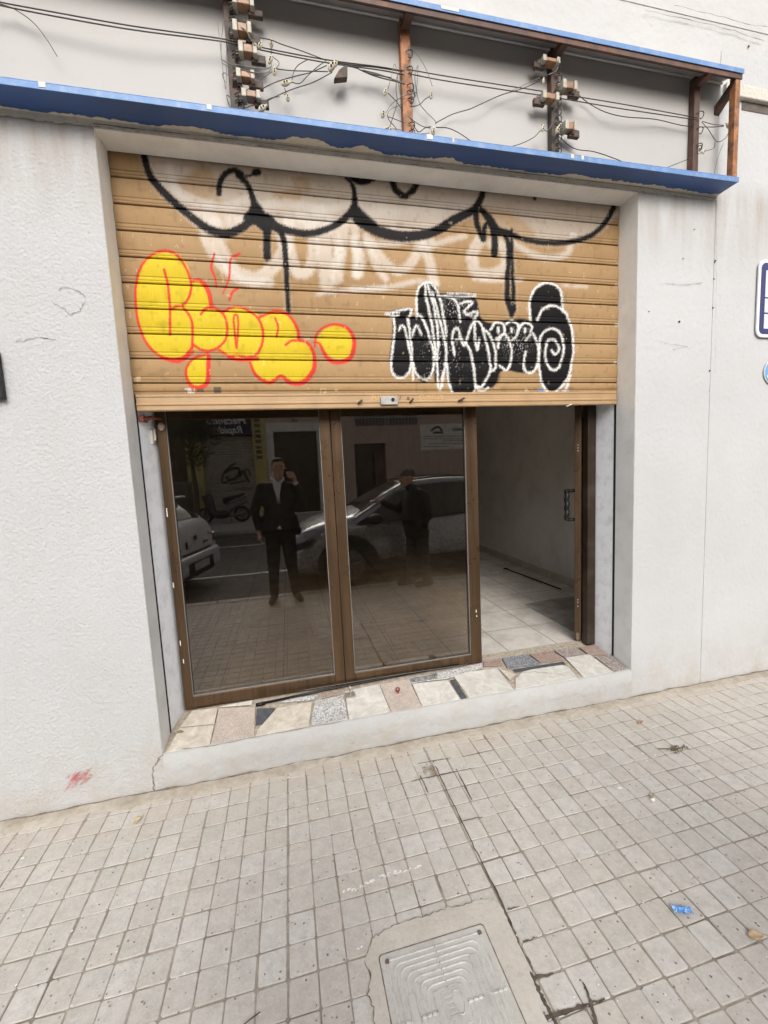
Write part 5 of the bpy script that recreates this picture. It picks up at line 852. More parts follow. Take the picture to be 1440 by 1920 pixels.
# ------------------------------------------------------------------ cars
M_GLASSD = mat('car_glass', (.012, .013, .012), .06, var=.1, bump=0, spec=.6); M_TYRE = mat('tyre', (.02, .02, .02), .85, bump=.001); M_PLAST = mat('black_trim', (.022, .022, .022), .6, bump=0); M_LAMPR = mat('tail_lamp_red', (.32, .03, .03), .15, bump=0); M_LAMPW = mat('lamp_clear', (.35, .36, .38), .12, bump=0, metal=.3)
def car(name, label, group, x0, yc, zr, L, ST, paint, roofrail=False, wheels=(.8, 3.4), wr=.34):
    """ST: stations from the nose back: X, z bottom, z belt, z top, half width, top half width"""
    o = thing(name, label, 'car', (x0+L/2, yc, zr), group); S = np.array(ST)
    def prm(X): return [float(np.interp(X, S[:, 0], S[:, k])) for k in range(1, 6)]
    def ring(st):
        X, zb, zm, zt, hw, tw = st; R = [(0, zb), (hw*.8, zb), (hw*.97, zb+.08), (hw, zb+(zm-zb)*.45), (hw*1.0, zb+(zm-zb)*.8), (hw*.965, zm), (tw+(hw*.965-tw)*.12, zm+(zt-zm)*.8), (tw*.86, zt-.012), (tw*.45, zt+.006), (0, zt+.01)]
        return [(x0+X, yc+y, zr+z) for y, z in R]+[(x0+X, yc-y, zr+z) for y, z in R[-2:0:-1]]
    b = MB(); rg = [ring(st) for st in ST]; n = len(rg[0]); b.add([p for r in rg for p in r], [(i*n+j, i*n+(j+1) % n, (i+1)*n+(j+1) % n, (i+1)*n+j) for i in range(len(rg)-1) for j in range(n)]+[tuple(range(n-1, -1, -1)), tuple((len(rg)-1)*n+j for j in range(n))])
    body = b.build('body', paint, o, smooth=True, weld=True, sub=2)
    def ysurf(X, z, off=.012):
        zb, zm, zt, hw, tw = prm(X); y = np.interp(z, [zb, zb+(zm-zb)*.45, zb+(zm-zb)*.8, zm, zm+(zt-zm)*.8, zt], [hw*.95, hw, hw, hw*.965, tw+(hw*.965-tw)*.12, tw*.86]); return float(y)+off
    def side(nm, top, bot, m_, n=16, off=.010, both=True):
        t_, b_ = np.array(top), np.array(bot)
        for sg_ in ((1, -1) if both else (1,)):
            q = MB(); vs = []
            for k in range(n+1):
                t = k/n; X1, z1_ = np.array([np.interp(t, np.linspace(0, 1, len(t_)), t_[:, c]) for c in (0, 1)]); X2, z2_ = np.array([np.interp(t, np.linspace(0, 1, len(b_)), b_[:, c]) for c in (0, 1)])
                for f in (0, .33, .67, 1): X, z = X1+(X2-X1)*f, z1_+(z2_-z1_)*f; vs.append((x0+X, yc+sg_*ysurf(X, z, off), zr+z))
            q.add(vs, [(4*i+j, 4*i+4+j, 4*i+5+j, 4*i+1+j) for i in range(n) for j in range(3)]); w_ = q.build(nm, m_, o, smooth=True)
    def across(nm, Xa, Xb, m_, wf=.9, off=.018):
        q = MB(); vs = []; n1, n2 = 8, 8
        for i in range(n1+1):
            X = Xa+(Xb-Xa)*i/n1; zb, zm, zt, hw, tw = prm(X)
            for j in range(n2+1): s_ = (j/n2-.5)*2; vs.append((x0+X+(off*.7 if Xb > L*.6 else -off*.7), yc+s_*tw*wf, zr+zt+off-.03*abs(s_)**3))
        q.add(vs, [(i*(n2+1)+j, (i+1)*(n2+1)+j, (i+1)*(n2+1)+j+1, i*(n2+1)+j+1) for i in range(n1) for j in range(n2)]); return q.build(nm, m_, o, smooth=True)
    for sg_ in (1, -1):
        for X in wheels:
            yw = yc+sg_*(prm(X)[3]+.006); q = MB(); P = [(x0+X+(wr+.09)*math.cos(t), yw, zr+wr+(wr+.09)*math.sin(t)) for t in np.linspace(-.25, math.pi+.25, 22)]; q.prism(P, (0, -sg_*.05, 0)); q.build('wheel_arch', M_PLAST, o)
            q = MB(); q.tube([(x0+X, yw-sg_*.16, zr+wr), (x0+X, yw-sg_*.15, zr+wr), (x0+X, yw+sg_*.004, zr+wr), (x0+X, yw+sg_*.016, zr+wr)], [wr*.9, wr, wr, wr*.93], 30); wh = q.build('wheel', M_TYRE, o)
            q = MB(); q.tube([(x0+X, yw+sg_*.0165, zr+wr), (x0+X, yw+sg_*.022, zr+wr)], [wr*.66, wr*.62], 26)
            for k in range(5): a = k*1.2566+.3; q.tube([(x0+X, yw+sg_*.03, zr+wr), (x0+X+wr*.6*math.cos(a), yw+sg_*.026, zr+wr+wr*.6*math.sin(a))], [.05, .03], 6)
            q.build('rim', mat('alloy', (.13, .13, .13), .35, metal=.8) if 'alloy' not in bpy.data.materials else bpy.data.materials['alloy'], wh)
    return o, side, across, ysurf, prm
M_GREYP = mat('grey_car_paint', (.36, .365, .38), .28, metal=.5, var=.04, bump=0, coat=.6)
SX, SY, ZR = -.08, -3.92, -.12
ST = [(0, .32, .52, .60, .62, .50), (.06, .24, .60, .78, .80, .62), (.25, .2, .72, .92, .88, .70), (.6, .2, .84, 1.02, .92, .74), (1.0, .2, .90, 1.08, .93, .76), (1.12, .2, .92, 1.12, .93, .74), (1.5, .2, .95, 1.36, .93, .64), (1.85, .2, .97, 1.52, .93, .60), (2.4, .2, .99, 1.58, .93, .59), (3.1, .2, 1.02, 1.56, .93, .58), (3.75, .2, 1.05, 1.47, .92, .56), (4.1, .25, 1.07, 1.33, .90, .56), (4.32, .3, 1.0, 1.1, .86, .60), (4.40, .4, .8, .9, .8, .62)]
suv, side, across, ysf, prm = car('parked_car', 'grey crossover car parked along the kerb behind the man in the cap', 'cars parked along the kerb', SX, SY, ZR, 4.4, ST, M_GREYP, wheels=(.86, 3.45), wr=.36)
side('side_window', [(1.30, 1.10), (1.62, 1.34), (1.95, 1.45), (2.262, 1.473)], [(1.02, .965), (1.4, .985), (1.8, .995), (2.262, 1.003)], M_GLASSD); side('side_window', [(2.27, 1.475), (2.7, 1.475), (3.02, 1.46), (3.26, 1.435)], [(2.27, 1.004), (2.7, 1.02), (3.0, 1.04), (3.36, 1.066)], M_GLASSD); side('side_window', [(3.28, 1.43), (3.5, 1.40), (3.75, 1.33)], [(3.38, 1.07), (3.6, 1.09), (3.8, 1.12)], M_GLASSD)
across('windscreen', 1.13, 1.80, M_GLASSD, .93); across('rear_window', 3.95, 4.25, M_GLASSD, .9)
side('roof_rail', [(1.75, 1.535), (2.4, 1.59), (3.1, 1.57), (3.7, 1.48)], [(1.75, 1.515), (2.4, 1.565), (3.1, 1.545), (3.7, 1.46)], M_PLAST, off=.03); side('window_trim', [(1.0, .955), (1.5, .975), (2.3, .995), (3.4, 1.06)], [(1.0, .94), (1.5, .96), (2.3, .98), (3.4, 1.045)], M_PLAST)
side('pillar_trim', [(.98, 1.06), (1.3, 1.24), (1.62, 1.42), (1.90, 1.52), (2.4, 1.545), (3.1, 1.53), (3.6, 1.45)], [(1.0, 1.03), (1.32, 1.20), (1.64, 1.375), (1.92, 1.475), (2.4, 1.50), (3.1, 1.485), (3.6, 1.41)], mat('satin_silver', (.42, .42, .43), .25, metal=.5, bump=0), off=.014)
side('sill_cladding', [(1.3, .42), (2.2, .42), (3.0, .44)], [(1.3, .22), (2.2, .22), (3.0, .22)], M_PLAST); side('headlight', [(.05, .80), (.25, .88), (.52, .93)], [(.04, .70), (.22, .74), (.52, .89)], M_LAMPW, off=.02); side('headlight_trim', [(.03, .69), (.2, .73), (.4, .80)], [(.03, .62), (.2, .66), (.38, .77)], M_PLAST, off=.02)
side('door_seam', [(1.22, .93), (1.225, .93)], [(1.22, .35), (1.225, .35)], M_PLAST, n=1, off=.006); side('door_seam', [(2.26, .97), (2.266, .97)], [(2.26, .35), (2.266, .35)], M_PLAST, n=1, off=.006); side('side_indicator', [(.98, .86), (1.10, .85)], [(1.0, .845), (1.09, .842)], M_LAMPW, n=2, off=.02)
side('door_handle', [(2.02, .86), (2.20, .86)], [(2.02, .83), (2.20, .83)], M_GREYP, n=2, off=.04)
for sg_ in (1, -1): b = MB(); b.ell((SX+1.26, SY+sg_*1.03, ZR+1.03), (.11, .12, .075), 14, 8); b.tube([(SX+1.28, SY+sg_*.88, ZR+.97), (SX+1.26, SY+sg_*1.0, ZR+1.0)], .03, 6); b.build('wing_mirror', M_PLAST, suv, smooth=True)
b = MB(); b.box(SX-.012, SX+.06, SY-.40, SY+.40, ZR+.50, ZR+.62); b.build('grille', M_PLAST, suv, bevel=.01); b = MB(); b.box(SX-.02, SX-.012, SY-.26, SY+.26, ZR+.36, ZR+.47); b.build('number_plate', mat('plate_white', (.55, .55, .53), .4), suv)
M_WHP = mat('white_car_paint', (.66, .66, .68), .3, var=.02, bump=0, coat=.5)
HL = 4.0; HX, HY = -1.42-HL, -3.88
ST = [(0, .32, .52, .58, .6, .5), (.06, .24, .6, .74, .76, .6), (.3, .2, .74, .9, .85, .66), (.9, .2, .86, 1.0, .88, .7), (1.05, .2, .88, 1.06, .88, .68), (1.75, .2, .92, 1.46, .88, .57), (2.4, .2, .95, 1.50, .88, .56), (3.2, .2, .98, 1.46, .87, .55), (3.52, .2, .99, 1.40, .86, .55), (3.72, .22, 1.0, 1.24, .84, .58), (3.88, .25, .98, 1.06, .83, .62), (3.94, .28, .88, .96, .82, .64), (4.0, .32, .60, .66, .80, .66)]
hb, side, across, ysf, prm = car('parked_car', 'white hatchback parked along the kerb with only its tail in view', 'cars parked along the kerb', HX, HY, ZR, HL, ST, M_WHP, wheels=(.75, 3.25), wr=.31)
across('rear_window', 3.56, 3.84, M_GLASSD, .86, .012); across('windscreen', 1.1, 1.7, M_GLASSD, .9); side('side_window', [(1.3, 1.14), (1.8, 1.38), (2.3, 1.42)], [(1.15, .93), (1.8, .96), (2.3, .98)], M_GLASSD); side('side_window', [(2.4, 1.42), (3.0, 1.38), (3.3, 1.28)], [(2.4, .98), (3.0, 1.0), (3.35, 1.05)], M_GLASSD)
b = MB(); b.box(HX+3.40, HX+3.66, HY-.5, HY+.5, ZR+1.42, ZR+1.455); b.build('spoiler', M_WHP, hb, bevel=.012)
for sg_ in (1, -1):
    b = MB(); yo = HY+sg_*.62; b.hexa([(HX+3.80, yo-.13, ZR+.68), (HX+4.0, yo-.13, ZR+.68), (HX+3.97, yo+.13, ZR+.68), (HX+3.80, yo+.13, ZR+.68), (HX+3.80, yo-.10, ZR+.96), (HX+3.925, yo-.10, ZR+.96), (HX+3.90, yo+.13, ZR+.96), (HX+3.80, yo+.13, ZR+.96)]); tl = b.build('tail_lamp', M_LAMPR, hb, bevel=.02, seg=3)
    b = MB(); b.tube([(HX+3.985, yo-.09, ZR+.82), (HX+3.978, yo, ZR+.80), (HX+3.962, yo+.10, ZR+.85)], .012, 6); b.build('lamp_strip', M_LAMPW, tl)
b = MB(); b.box(HX+3.9, HX+4.055, HY-.76, HY+.76, ZR+.30, ZR+.60); b.build('bumper', M_WHP, hb, bevel=.06, seg=4); b = MB(); b.box(HX+3.95, HX+4.062, HY-.45, HY+.45, ZR+.27, ZR+.50); b.build('bumper_insert', M_PLAST, hb, bevel=.02)
b = MB(); b.box(HX+4.062, HX+4.068, HY-.26, HY+.26, ZR+.36, ZR+.47); b.build('number_plate', bpy.data.materials['plate_white'], hb); b = MB(); b.box(HX+3.985, HX+4.0, HY-.035, HY+.035, ZR+.80, ZR+.86); b.box(HX+3.985, HX+4.003, HY+.30, HY+.33, ZR+.70, ZR+.80); b.box(HX+3.985, HX+4.003, HY-.4, HY-.26, ZR+.71, ZR+.735); b.build('badge', M_PLAST, hb)
b = MB(); b.box(HX+3.985, HX+4.012, HY-.48, HY+.48, ZR+.615, ZR+.63); b.build('tailgate_seam', M_PLAST, hb)
hb.scale = (1, .90, 1); _ra = math.radians(15); _rc = Vector((HX+HL, HY, ZR)); _d = Vector((-HL/2, 0, 0)); hb.rotation_euler = (0, 0, _ra); hb.location = _rc+Vector((_d.x*math.cos(_ra), _d.x*math.sin(_ra), 0))
# ------------------------------------------------------------------ scooter
sc_ = thing('motor_scooter', 'dark motor scooter with silver grab rail parked on the far pavement', 'scooter', (-2.2, -12.2, 0)); yS = -12.2; M_SCB = mat('scooter_dark', (.035, .036, .04), .25, bump=0, coat=.4); M_SCG = mat('scooter_grey', (.20, .20, .21), .3, metal=.3, bump=0); M_CHR = mat('bright_metal', (.6, .6, .6), .2, metal=.9, bump=0)
for x in (-2.84, -1.62):
    b = MB(); R0 = .27; b.tube([(x+R0*.86*math.cos(t), yS, .29+R0*.86*math.sin(t)) for t in np.linspace(0, 2*math.pi, 29)], .05, 8, cap=False); w_ = b.build('wheel', M_TYRE, sc_, smooth=True); b = MB(); b.cyl((x, yS, .29), (0, 1, 0), .15, .03, 20)
    for k in range(5): a = k*1.257; b.tube([(x, yS, .29), (x+.19*math.cos(a), yS, .29+.19*math.sin(a))], .018, 5)
    b.build('rim', M_SCG, w_)
b = MB(); b.tube(spline([(-2.72, yS, 1.0), (-2.66, yS, .75), (-2.60, yS, .45), (-2.45, yS, .33), (-2.2, yS, .31), (-2.05, yS, .36)], 5), list(np.linspace(.17, .14, 26)), 10); b.build('leg_shield', M_SCB, sc_, smooth=True)
b = MB(); b.tube(spline([(-2.12, yS, .45), (-1.95, yS, .58), (-1.7, yS, .68), (-1.42, yS, .74)], 5), list(np.linspace(.18, .09, 16)), 10); b.build('rear_body', M_SCG, sc_, smooth=True); b = MB(); b.tube(spline([(-2.2, yS, .74), (-2.0, yS, .80), (-1.75, yS, .84), (-1.45, yS, .90)], 5), [.09]+[.12]*14+[.07], 10); b.build('seat', M_TYRE, sc_, smooth=True)
b = MB(); b.tube([(-2.84, yS, .29), (-2.74, yS, .7), (-2.68, yS, 1.08)], .03, 8); b.tube([(-2.62, yS-.33, 1.10), (-2.70, yS, 1.08), (-2.62, yS+.33, 1.10)], .018, 7); b.build('handlebar', M_SCB, sc_, smooth=True)
for s_ in (-1, 1): b = MB(); b.tube([(-2.66, yS+s_*.2, 1.1), (-2.62, yS+s_*.28, 1.32)], .008, 5); b.ell((-2.62, yS+s_*.29, 1.36), (.02, .06, .04)); b.build('mirror', M_SCB, sc_, smooth=True)
b = MB(); b.tube(spline([(-1.62, yS+.15, .85), (-1.45, yS+.14, .93), (-1.30, yS, 1.0), (-1.45, yS-.14, .93), (-1.62, yS-.15, .85)], 5), .016, 7); b.tube(spline([(-2.0, yS+.17, .70), (-1.75, yS+.17, .80), (-1.35, yS+.1, .84)], 4), .014, 6); b.build('grab_rail', M_CHR, sc_, smooth=True); b = MB(); b.tube([(-2.0, yS+.14, .25), (-1.5, yS+.16, .36)], [.04, .06], 9); b.build('exhaust', M_SCG, sc_, smooth=True)
b = MB(); b.tube([(-2.0, yS, .3), (-1.96, yS+.12, .01)], .015, 6); b.build('stand', M_SCB, sc_)
# ------------------------------------------------------------------ people
def organic(name, parts, m_, parent, voxel=.009, smooth=3):
    b = MB()
    for p in parts:
        if p[0] == 'c':
            _, a, c, r0, r1 = p; a, c = Vector(a), Vector(c); d_ = (c-a); n = 5; P = []; R = []
            u = d_.normalized()
            for k in range(5): t = math.pi/2*(k/5); P.append(a-u*r0*math.cos(t)); R.append(max(.0008, r0*math.sin(t)))
            for k in range(n+1): P.append(a+d_*k/n); R.append(r0+(r1-r0)*k/n)
            for k in range(4, -1, -1): t = math.pi/2*(k/5); P.append(c+u*r1*math.cos(t)); R.append(max(.0008, r1*math.sin(t)))
            b.tube(P, R, 14)
        else: b.ell(p[1], p[2], 18, 12, p[3] if len(p) > 3 else None)
    o = b.build(name, m_, parent); md = o.modifiers.new('r', 'REMESH'); md.mode = 'VOXEL'; md.voxel_size = voxel; ms = o.modifiers.new('s', 'SMOOTH'); ms.factor = .5; ms.iterations = smooth
    dg = bpy.context.evaluated_depsgraph_get(); me = bpy.data.meshes.new_from_object(o.evaluated_get(dg)); o.modifiers.clear(); o.data = me; me.name = name
    me.polygons.foreach_set('use_smooth', [True]*len(me.polygons)); return o
def S(name, col, r=.55): return mat(name, col, r, var=.06, scale=30, bump=.0004)
M_SKIN = S('skin', (.50, .30, .22)); M_SUIT = S('navy_suit', (.014, .014, .018), .8); M_VEST = S('dark_waistcoat', (.026, .025, .027), .8); M_SHIRT = S('pale_lilac_shirt', (.62, .60, .68), .8); M_SHOE = S('brown_suede', (.09, .065, .045), .8); M_HAIR = S('dark_hair', (.015, .012, .010), .7)
YM = -2.50; pm = thing('person', 'man in dark three-piece suit and tie holding a phone up to take the photo', 'person', (-.13, YM, 0))
def head(c, s=1.0, face=(0, 1), name_parent=None):
    """face direction in xy; returns capsule/ellipsoid list of a head with features"""
    f = Vector((face[0], face[1], 0)).normalized(); r = Vector((f.y, -f.x, 0)); c = Vector(c); M = np.array([[r.x, f.x, 0], [r.y, f.y, 0], [0, 0, 1]]); P = lambda a, b_, z: tuple(c+r*a*s+f*b_*s+Vector((0, 0, z*s)))
    return [('e', P(0, -.01, .025), (.078*s, .096*s, .098*s), M), ('e', P(0, .018, -.045), (.062*s, .070*s, .075*s), M), ('e', P(0, .062, -.10), (.028*s, .024*s, .020*s), M), ('c', P(0, .088, .012), P(0, .108, -.032), .008*s, .014*s), ('e', P(.03, .085, .030), (.026*s, .010*s, .008*s), M), ('e', P(-.03, .085, .030), (.026*s, .010*s, .008*s), M),
            ('e', P(.045, .055, -.02), (.022*s, .02*s, .02*s), M), ('e', P(-.045, .055, -.02), (.022*s, .02*s, .02*s), M), ('e', P(0, .088, -.062), (.024*s, .009*s, .006*s), M), ('e', P(0, .086, -.074), (.02*s, .010*s, .006*s), M), ('e', P(.08, -.012, -.005), (.010*s, .02*s, .032*s), M), ('e', P(-.08, -.012, -.005), (.010*s, .02*s, .032*s), M)], P, M
def hand_relaxed(w, d, side):
    w = np.array(w); d = np.array(d)/np.linalg.norm(d); out = [('c', tuple(w), tuple(w+d*.075), .024, .030)]
    for k, (o_, L) in enumerate([(-.028, .055), (-.010, .065), (.009, .062), (.026, .05)]):
        a = w+d*.085+np.array([0, o_, 0]); m_ = a+d*L*.55+np.array([side*.006, 0, 0]); e = m_+d*L*.5+np.array([side*.022, 0, 0]); out += [('c', tuple(a), tuple(m_), .010, .009), ('c', tuple(m_), tuple(e), .009, .008)]
    t0 = w+d*.02+np.array([0, .028, 0]); t1 = t0+d*.035+np.array([side*.01, .022, 0]); out += [('c', tuple(t0), tuple(t1), .012, .011), ('c', tuple(t1), tuple(t1+d*.03), .011, .009)]; return out
hp, HP, HM = head((-.105, YM+.02, 1.685), 1.0, (.12, 1))
wr_ = np.array((.088, -2.345, 1.515)); fing = [('c', tuple(wr_), (.066, -2.315, 1.575), .026, .034)]
for k, z in enumerate((1.628, 1.606, 1.585, 1.565)):      # four fingers wrapped across the back of the phone, thumb behind it
    fing += [('c', (.066, -2.312, z-.012), (.052, -2.272, z), .011, .010), ('c', (.052, -2.272, z), (.018, -2.2640, z+.004), .0095, .009), ('c', (.018, -2.2640, z+.004), (-.014+.005*k, -2.2645, z+.002), .009, .008)]
fing += [('c', (.070, -2.330, 1.56), (.052, -2.306, 1.60), .014, .012), ('c', (.052, -2.306, 1.60), (.03, -2.298, 1.625), .011, .009)]
armR = [('c', (.06, YM, 1.45), (.165, YM+.03, 1.20), .05, .042), ('c', (.165, YM+.03, 1.20), tuple(wr_), .040, .026)]; armL = [('c', (-.325, YM, 1.46), (-.43, YM-.02, 1.17), .05, .042), ('c', (-.43, YM-.02, 1.17), (-.39, YM+.06, .93), .040, .026)]
legs = [('c', (-.225, YM, .90), (-.245, YM+.03, .50), .085, .058), ('c', (-.245, YM+.03, .50), (-.265, YM, .10), .055, .036), ('c', (-.05, YM, .90), (-.03, YM+.03, .50), .085, .058), ('c', (-.03, YM+.03, .50), (.01, YM, .10), .055, .036)]
feet = [('c', (-.265, YM-.03, .05), (-.30, YM+.15, .032), .042, .032), ('c', (.01, YM-.03, .05), (.055, YM+.15, .032), .042, .032)]
torso = [('e', (-.135, YM, 1.30), (.185, .115, .20)), ('e', (-.135, YM, 1.08), (.155, .105, .18)), ('e', (-.135, YM, .93), (.165, .115, .12))]
organic('body', hp+[('c', (-.12, YM-.01, 1.46), (-.108, YM, 1.62), .062, .056)]+armR+armL+legs+feet+torso+hand_relaxed((-.385, YM+.07, .91), (-.0, .25, -1), 1)+fing, M_SKIN, pm, .0055, 2)
hr_ = organic('hair', [('e', HP(0, -.022, .048), (.083, .092, .086), HM), ('e', HP(0, .035, .098), (.062, .045, .026), HM)], M_HAIR, pm, .006, 2)
M_EYE = S('eye_dark', (.02, .015, .012), .2)
for a in (-.03, .03): b = MB(); b.ell(HP(a, .0795, .012), (.012, .006, .006)); b.build('eye', M_EYE, pm, smooth=True)
g = 1.0; jk = [('e', (-.135, YM, 1.31), (.222, .135, .20)), ('c', (-.29, YM, 1.445), (.02, YM, 1.44), .068, .068), ('e', (-.135, YM-.015, 1.10), (.195, .125, .22)), ('e', (-.135, YM-.02, .93), (.205, .132, .13))]
jk += [('c', (.06, YM, 1.44), (.165, YM+.03, 1.20), .070, .058), ('c', (.165, YM+.03, 1.20), (.100, -2.365, 1.47), .056, .042), ('c', (-.325, YM, 1.45), (-.43, YM-.02, 1.17), .070, .058), ('c', (-.43, YM-.02, 1.17), (-.393, YM+.055, .96), .056, .044), ('c', (.02, YM+.02, 1.05), (.075, YM+.05, .88), .07, .05), ('c', (-.29, YM+.02, 1.05), (-.31, YM+.03, .88), .07, .05)]
organic('jacket', jk, M_SUIT, pm, .008, 3); organic('waistcoat', [('e', (-.135, YM+.03, 1.18), (.12, .125, .23)), ('e', (-.135, YM+.03, 1.30), (.11, .115, .13)), ('e', (-.135, YM+.015, 1.0), (.15, .128, .13))], M_VEST, pm, .008, 2)
organic('trousers', [(p[0], p[1], p[2], p[3]+.018, p[4]+.022) for p in legs]+[('e', (-.135, YM, .92), (.178, .13, .13))], M_SUIT, pm, .008, 3)
organic('shoe', [('c', (-.265, YM-.035, .052), (-.302, YM+.165, .036), .049, .038)], M_SHOE, pm, .007, 2); organic('shoe', [('c', (.01, YM-.035, .052), (.058, YM+.165, .036), .049, .038)], M_SHOE, pm, .007, 2)
b = MB(); yf = YM+.158; b.prism([(-.190, YM+.09, 1.525), (-.075, YM+.09, 1.525), (-.085, yf-.03, 1.46), (-.112, yf, 1.34), (-.128, yf+.008, 1.24), (-.150, yf, 1.34), (-.180, yf-.03, 1.46)], (0, -.06, 0)); b.build('shirt', M_SHIRT, pm, bevel=.004)
organic('collar', [('c', (-.165, YM+.045, 1.535), (-.19, YM-.01, 1.55), .02, .02), ('c', (-.06, YM+.045, 1.535), (-.035, YM-.01, 1.55), .02, .02), ('c', (-.19, YM-.01, 1.55), (-.035, YM-.01, 1.55), .03, .03), ('c', (-.165, YM+.045, 1.54), (-.14, YM+.10, 1.50), .02, .014), ('c', (-.06, YM+.045, 1.54), (-.09, YM+.10, 1.50), .02, .014)], M_SHIRT, pm, .006, 1)
s = NT('patterned_tie'); wv = s.n('TexVoronoi', Vector=s.pos, Scale=55); c = s.mix(s.ramp(wv.outputs['Distance'], .35, .5), (.05, .045, .07), (.33, .31, .37)); s.set(Base_Color=c, Roughness=.6); M_TIE = s.m
b = MB(); b.hexa([(-.135, YM+.10, 1.455), (-.105, YM+.10, 1.455), (-.105, YM+.08, 1.455), (-.135, YM+.08, 1.455), (-.142, YM+.10, 1.495), (-.098, YM+.10, 1.495), (-.098, YM+.08, 1.495), (-.142, YM+.08, 1.495)]); b.hexa([(-.150, yf+.018, 1.25), (-.105, yf+.018, 1.25), (-.105, yf, 1.25), (-.150, yf, 1.25), (-.132, YM+.115, 1.46), (-.108, YM+.115, 1.46), (-.108, YM+.10, 1.46), (-.132, YM+.10, 1.46)]); b.build('tie', M_TIE, pm, bevel=.003)
b = MB(); b.cyl((.093, -2.353, 1.487), (-.09, .28, .55), .033, .035, 18, .032); b.build('shirt_cuff', M_SHIRT, pm); b = MB(); b.prism([(-.17, YM+.145, .94), (-.115, YM+.15, .935), (-.135, YM+.147, .985)], (0, -.02, 0)); b.build('shirt_tail', M_SHIRT, pm)
b = MB(); b.cyl((.080, -2.330, 1.535), (-.09, .28, .55), .030, .012, 18); b.build('watch', M_CHR, pm)
ph = thing('phone', 'dark mobile phone in the hand of the man in the suit', 'phone', (0, -2.283, 1.60)); b = MB(); b.box(-.038, .040, -2.289, -2.275, 1.520, 1.672); b.build('case', M_BLK, ph, bevel=.004); b = MB(); b.cyl((-.018, -2.2735, 1.655), (0, 1, 0), .007, .003, 14); b.cyl((-.018, -2.2735, 1.635), (0, 1, 0), .007, .003, 14); b.build('lens', M_GLASSD, ph)
# older man in a cap, side-on, one arm stretched to the car
YE = -2.46; pe = thing('person', 'older man in camouflage cap and dark coat leaning an arm on the parked car', 'person', (1.62, YE, 0)); h2, EP, EM = head((1.545, YE, 1.475), .97, (-1, -.05))
M_COAT = S('dark_coat', (.028, .028, .027), .85); M_TRS = S('charcoal_trousers', (.035, .033, .030), .85)
hd = np.array((1.235, YE-.30, 1.16)); arm1 = [('c', (1.60, YE-.10, 1.25), (1.46, YE-.2, 1.05), .05, .042), ('c', (1.46, YE-.2, 1.05), tuple(hd), .04, .026), ('c', tuple(hd), (1.17, YE-.33, 1.17), .026, .03)]
for k in range(4): arm1 += [('c', (1.17, YE-.36+.02*k, 1.17), (1.12, YE-.37+.022*k, 1.175), .010, .009), ('c', (1.12, YE-.37+.022*k, 1.175), (1.095, YE-.37+.022*k, 1.15), .009, .008)]
arm1 += [('c', (1.20, YE-.30, 1.18), (1.165, YE-.285, 1.20), .012, .009)]
arm2 = [('c', (1.72, YE+.17, 1.24), (1.76, YE+.19, .98), .05, .042), ('c', (1.76, YE+.19, .98), (1.63, YE+.20, .82), .04, .026)]
l2 = [('c', (1.64, YE-.09, .78), (1.60, YE-.10, .44), .085, .058), ('c', (1.60, YE-.10, .44), (1.56, YE-.09, .09), .055, .04), ('c', (1.68, YE+.09, .78), (1.70, YE+.09, .44), .085, .058), ('c', (1.70, YE+.09, .44), (1.76, YE+.08, .09), .055, .04)]
organic('body', h2+[('c', (1.62, YE, 1.27), (1.56, YE, 1.42), .06, .055)]+arm1+l2+[('e', (1.65, YE, 1.10), (.14, .18, .22)), ('e', (1.65, YE, .85), (.14, .165, .14)), ('c', (1.58, YE-.09, .05), (1.42, YE-.09, .03), .04, .03), ('c', (1.78, YE+.08, .05), (1.62, YE+.09, .03), .04, .03)]+arm2[:1], M_SKIN, pe, .007, 2)
organic('coat', [('e', (1.65, YE, 1.12), (.17, .225, .24)), ('e', (1.64, YE, .92), (.185, .215, .26)), ('e', (1.655, YE, .74), (.17, .20, .12)), ('c', (1.64, YE-.15, 1.27), (1.68, YE+.16, 1.26), .075, .075), ('c', (1.60, YE-.12, 1.25), (1.46, YE-.2, 1.05), .075, .062), ('c', (1.46, YE-.2, 1.05), (1.27, YE-.29, 1.15), .06, .046), ('c', (1.72, YE+.18, 1.23), (1.76, YE+.20, .98), .075, .062), ('c', (1.76, YE+.20, .98), (1.62, YE+.17, .86), .06, .06), ('c', (1.60, YE, 1.33), (1.58, YE, 1.36), .075, .07)], M_COAT, pe, .009, 3)
organic('trousers', [(p[0], p[1], p[2], p[3]+.02, p[4]+.028) for p in l2], M_TRS, pe, .009, 3); organic('shoe', [('c', (1.59, YE-.09, .055), (1.41, YE-.09, .038), .05, .04)], M_BLK, pe, .008, 2); organic('shoe', [('c', (1.79, YE+.08, .055), (1.61, YE+.09, .038), .05, .04)], M_BLK, pe, .008, 2)
s = NT('camouflage'); c = s.mix(s.ramp(s.noise(28, 3, .6), .50, .53), (.035, .035, .028), (.13, .12, .10)); c = s.mix(s.ramp(s.noise(41, 3, .6), .55, .57), c, (.25, .23, .2)); s.set(Base_Color=c, Roughness=.85)
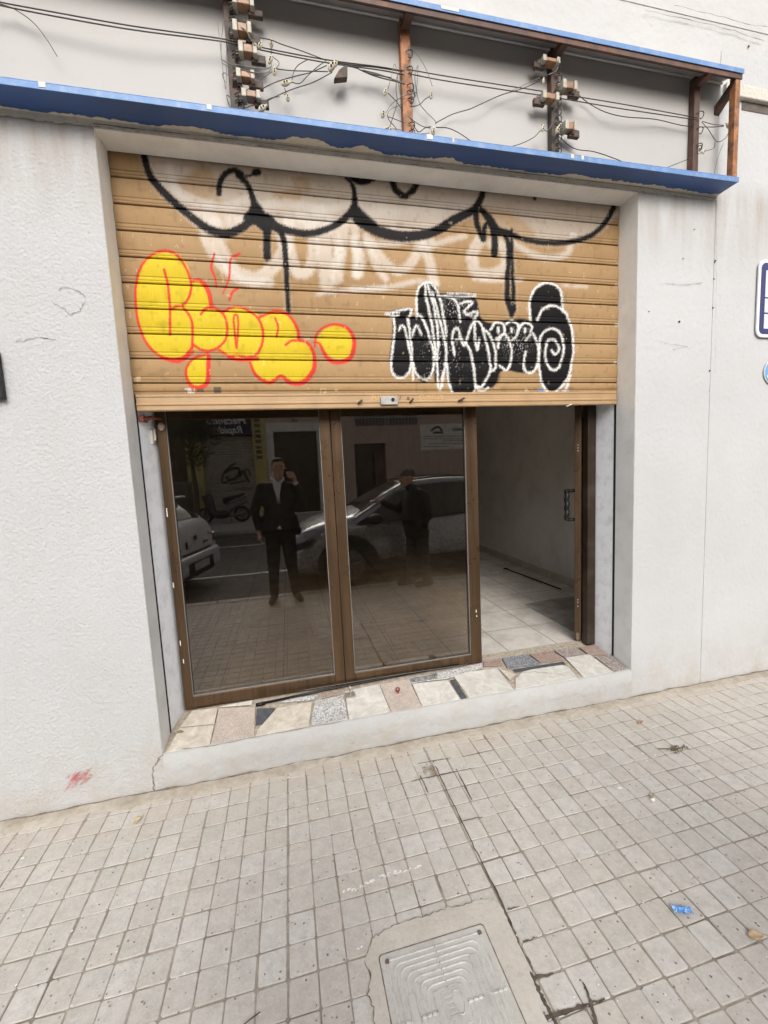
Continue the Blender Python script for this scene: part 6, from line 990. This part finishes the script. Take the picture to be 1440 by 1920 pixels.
organic('cap', [('e', EP(0, -.015, .062), (.086, .104, .072), EM), ('c', EP(-.04, .09, .045), EP(.04, .09, .045), .012, .012), ('c', EP(-.03, .13, .038), EP(.03, .13, .038), .010, .010), ('c', EP(0, .08, .045), EP(0, .155, .034), .012, .008)], s.m, pe, .006, 2)
for a in (-.03, .03): b = MB(); b.ell(EP(a, .079, .010), (.006, .012, .006)); b.build('eye', M_EYE, pe, smooth=True)

# ---- pieces that stand apart become parts of their own
def split_loose(o, new=None):
    me = o.data; bm = bmesh.new(); bm.from_mesh(me); bm.verts.ensure_lookup_table(); seen = set(); isl = []
    for v in bm.verts:
        if v.index in seen: continue
        st = [v]; comp = []; seen.add(v.index)
        while st:
            q = st.pop(); comp.append(q.index)
            for e in q.link_edges:
                w_ = e.other_vert(q)
                if w_.index not in seen: seen.add(w_.index); st.append(w_)
        isl.append(set(comp))
    bm.free()
    if len(isl) < 2: return
    co = [v.co.copy() for v in me.vertices]; polys = [(tuple(p.vertices), p.material_index, p.use_smooth) for p in me.polygons]; mats = list(me.materials)
    for k, comp in enumerate(isl):
        idx = sorted(comp); mp = {a: i for i, a in enumerate(idx)}; ps = [p for p in polys if p[0][0] in comp]
        if not ps: continue
        nm = bpy.data.meshes.new(o.name.split('.')[0]); nm.from_pydata([co[a] for a in idx], [], [[mp[a] for a in p[0]] for p in ps])
        used = sorted({p[1] for p in ps})
        for u in used: nm.materials.append(mats[u])
        nm.polygons.foreach_set('material_index', [used.index(p[1]) for p in ps]); nm.polygons.foreach_set('use_smooth', [p[2] for p in ps]); nm.update()
        if k == 0: o.data = nm; continue
        c = o.copy(); c.data = nm; COL.objects.link(c)
NAMES = {'reveal', 'bobbin_flange', 'paint_chip', 'gasket', 'fanlight', 'bolt', 'screw', 'contact', 'drill_hole', 'white_paint_drip', 'panel', 'raised_pad', 'lens', 'badge', 'skirting', 'interior_wall', 'crack', 'terminal', 'door_frame', 'handlebar', 'cable_tangle', 'embossed_emblem'}
for o in list(sc.objects):
    if o.type == 'MESH' and o.name.split('.')[0] in NAMES: split_loose(o)
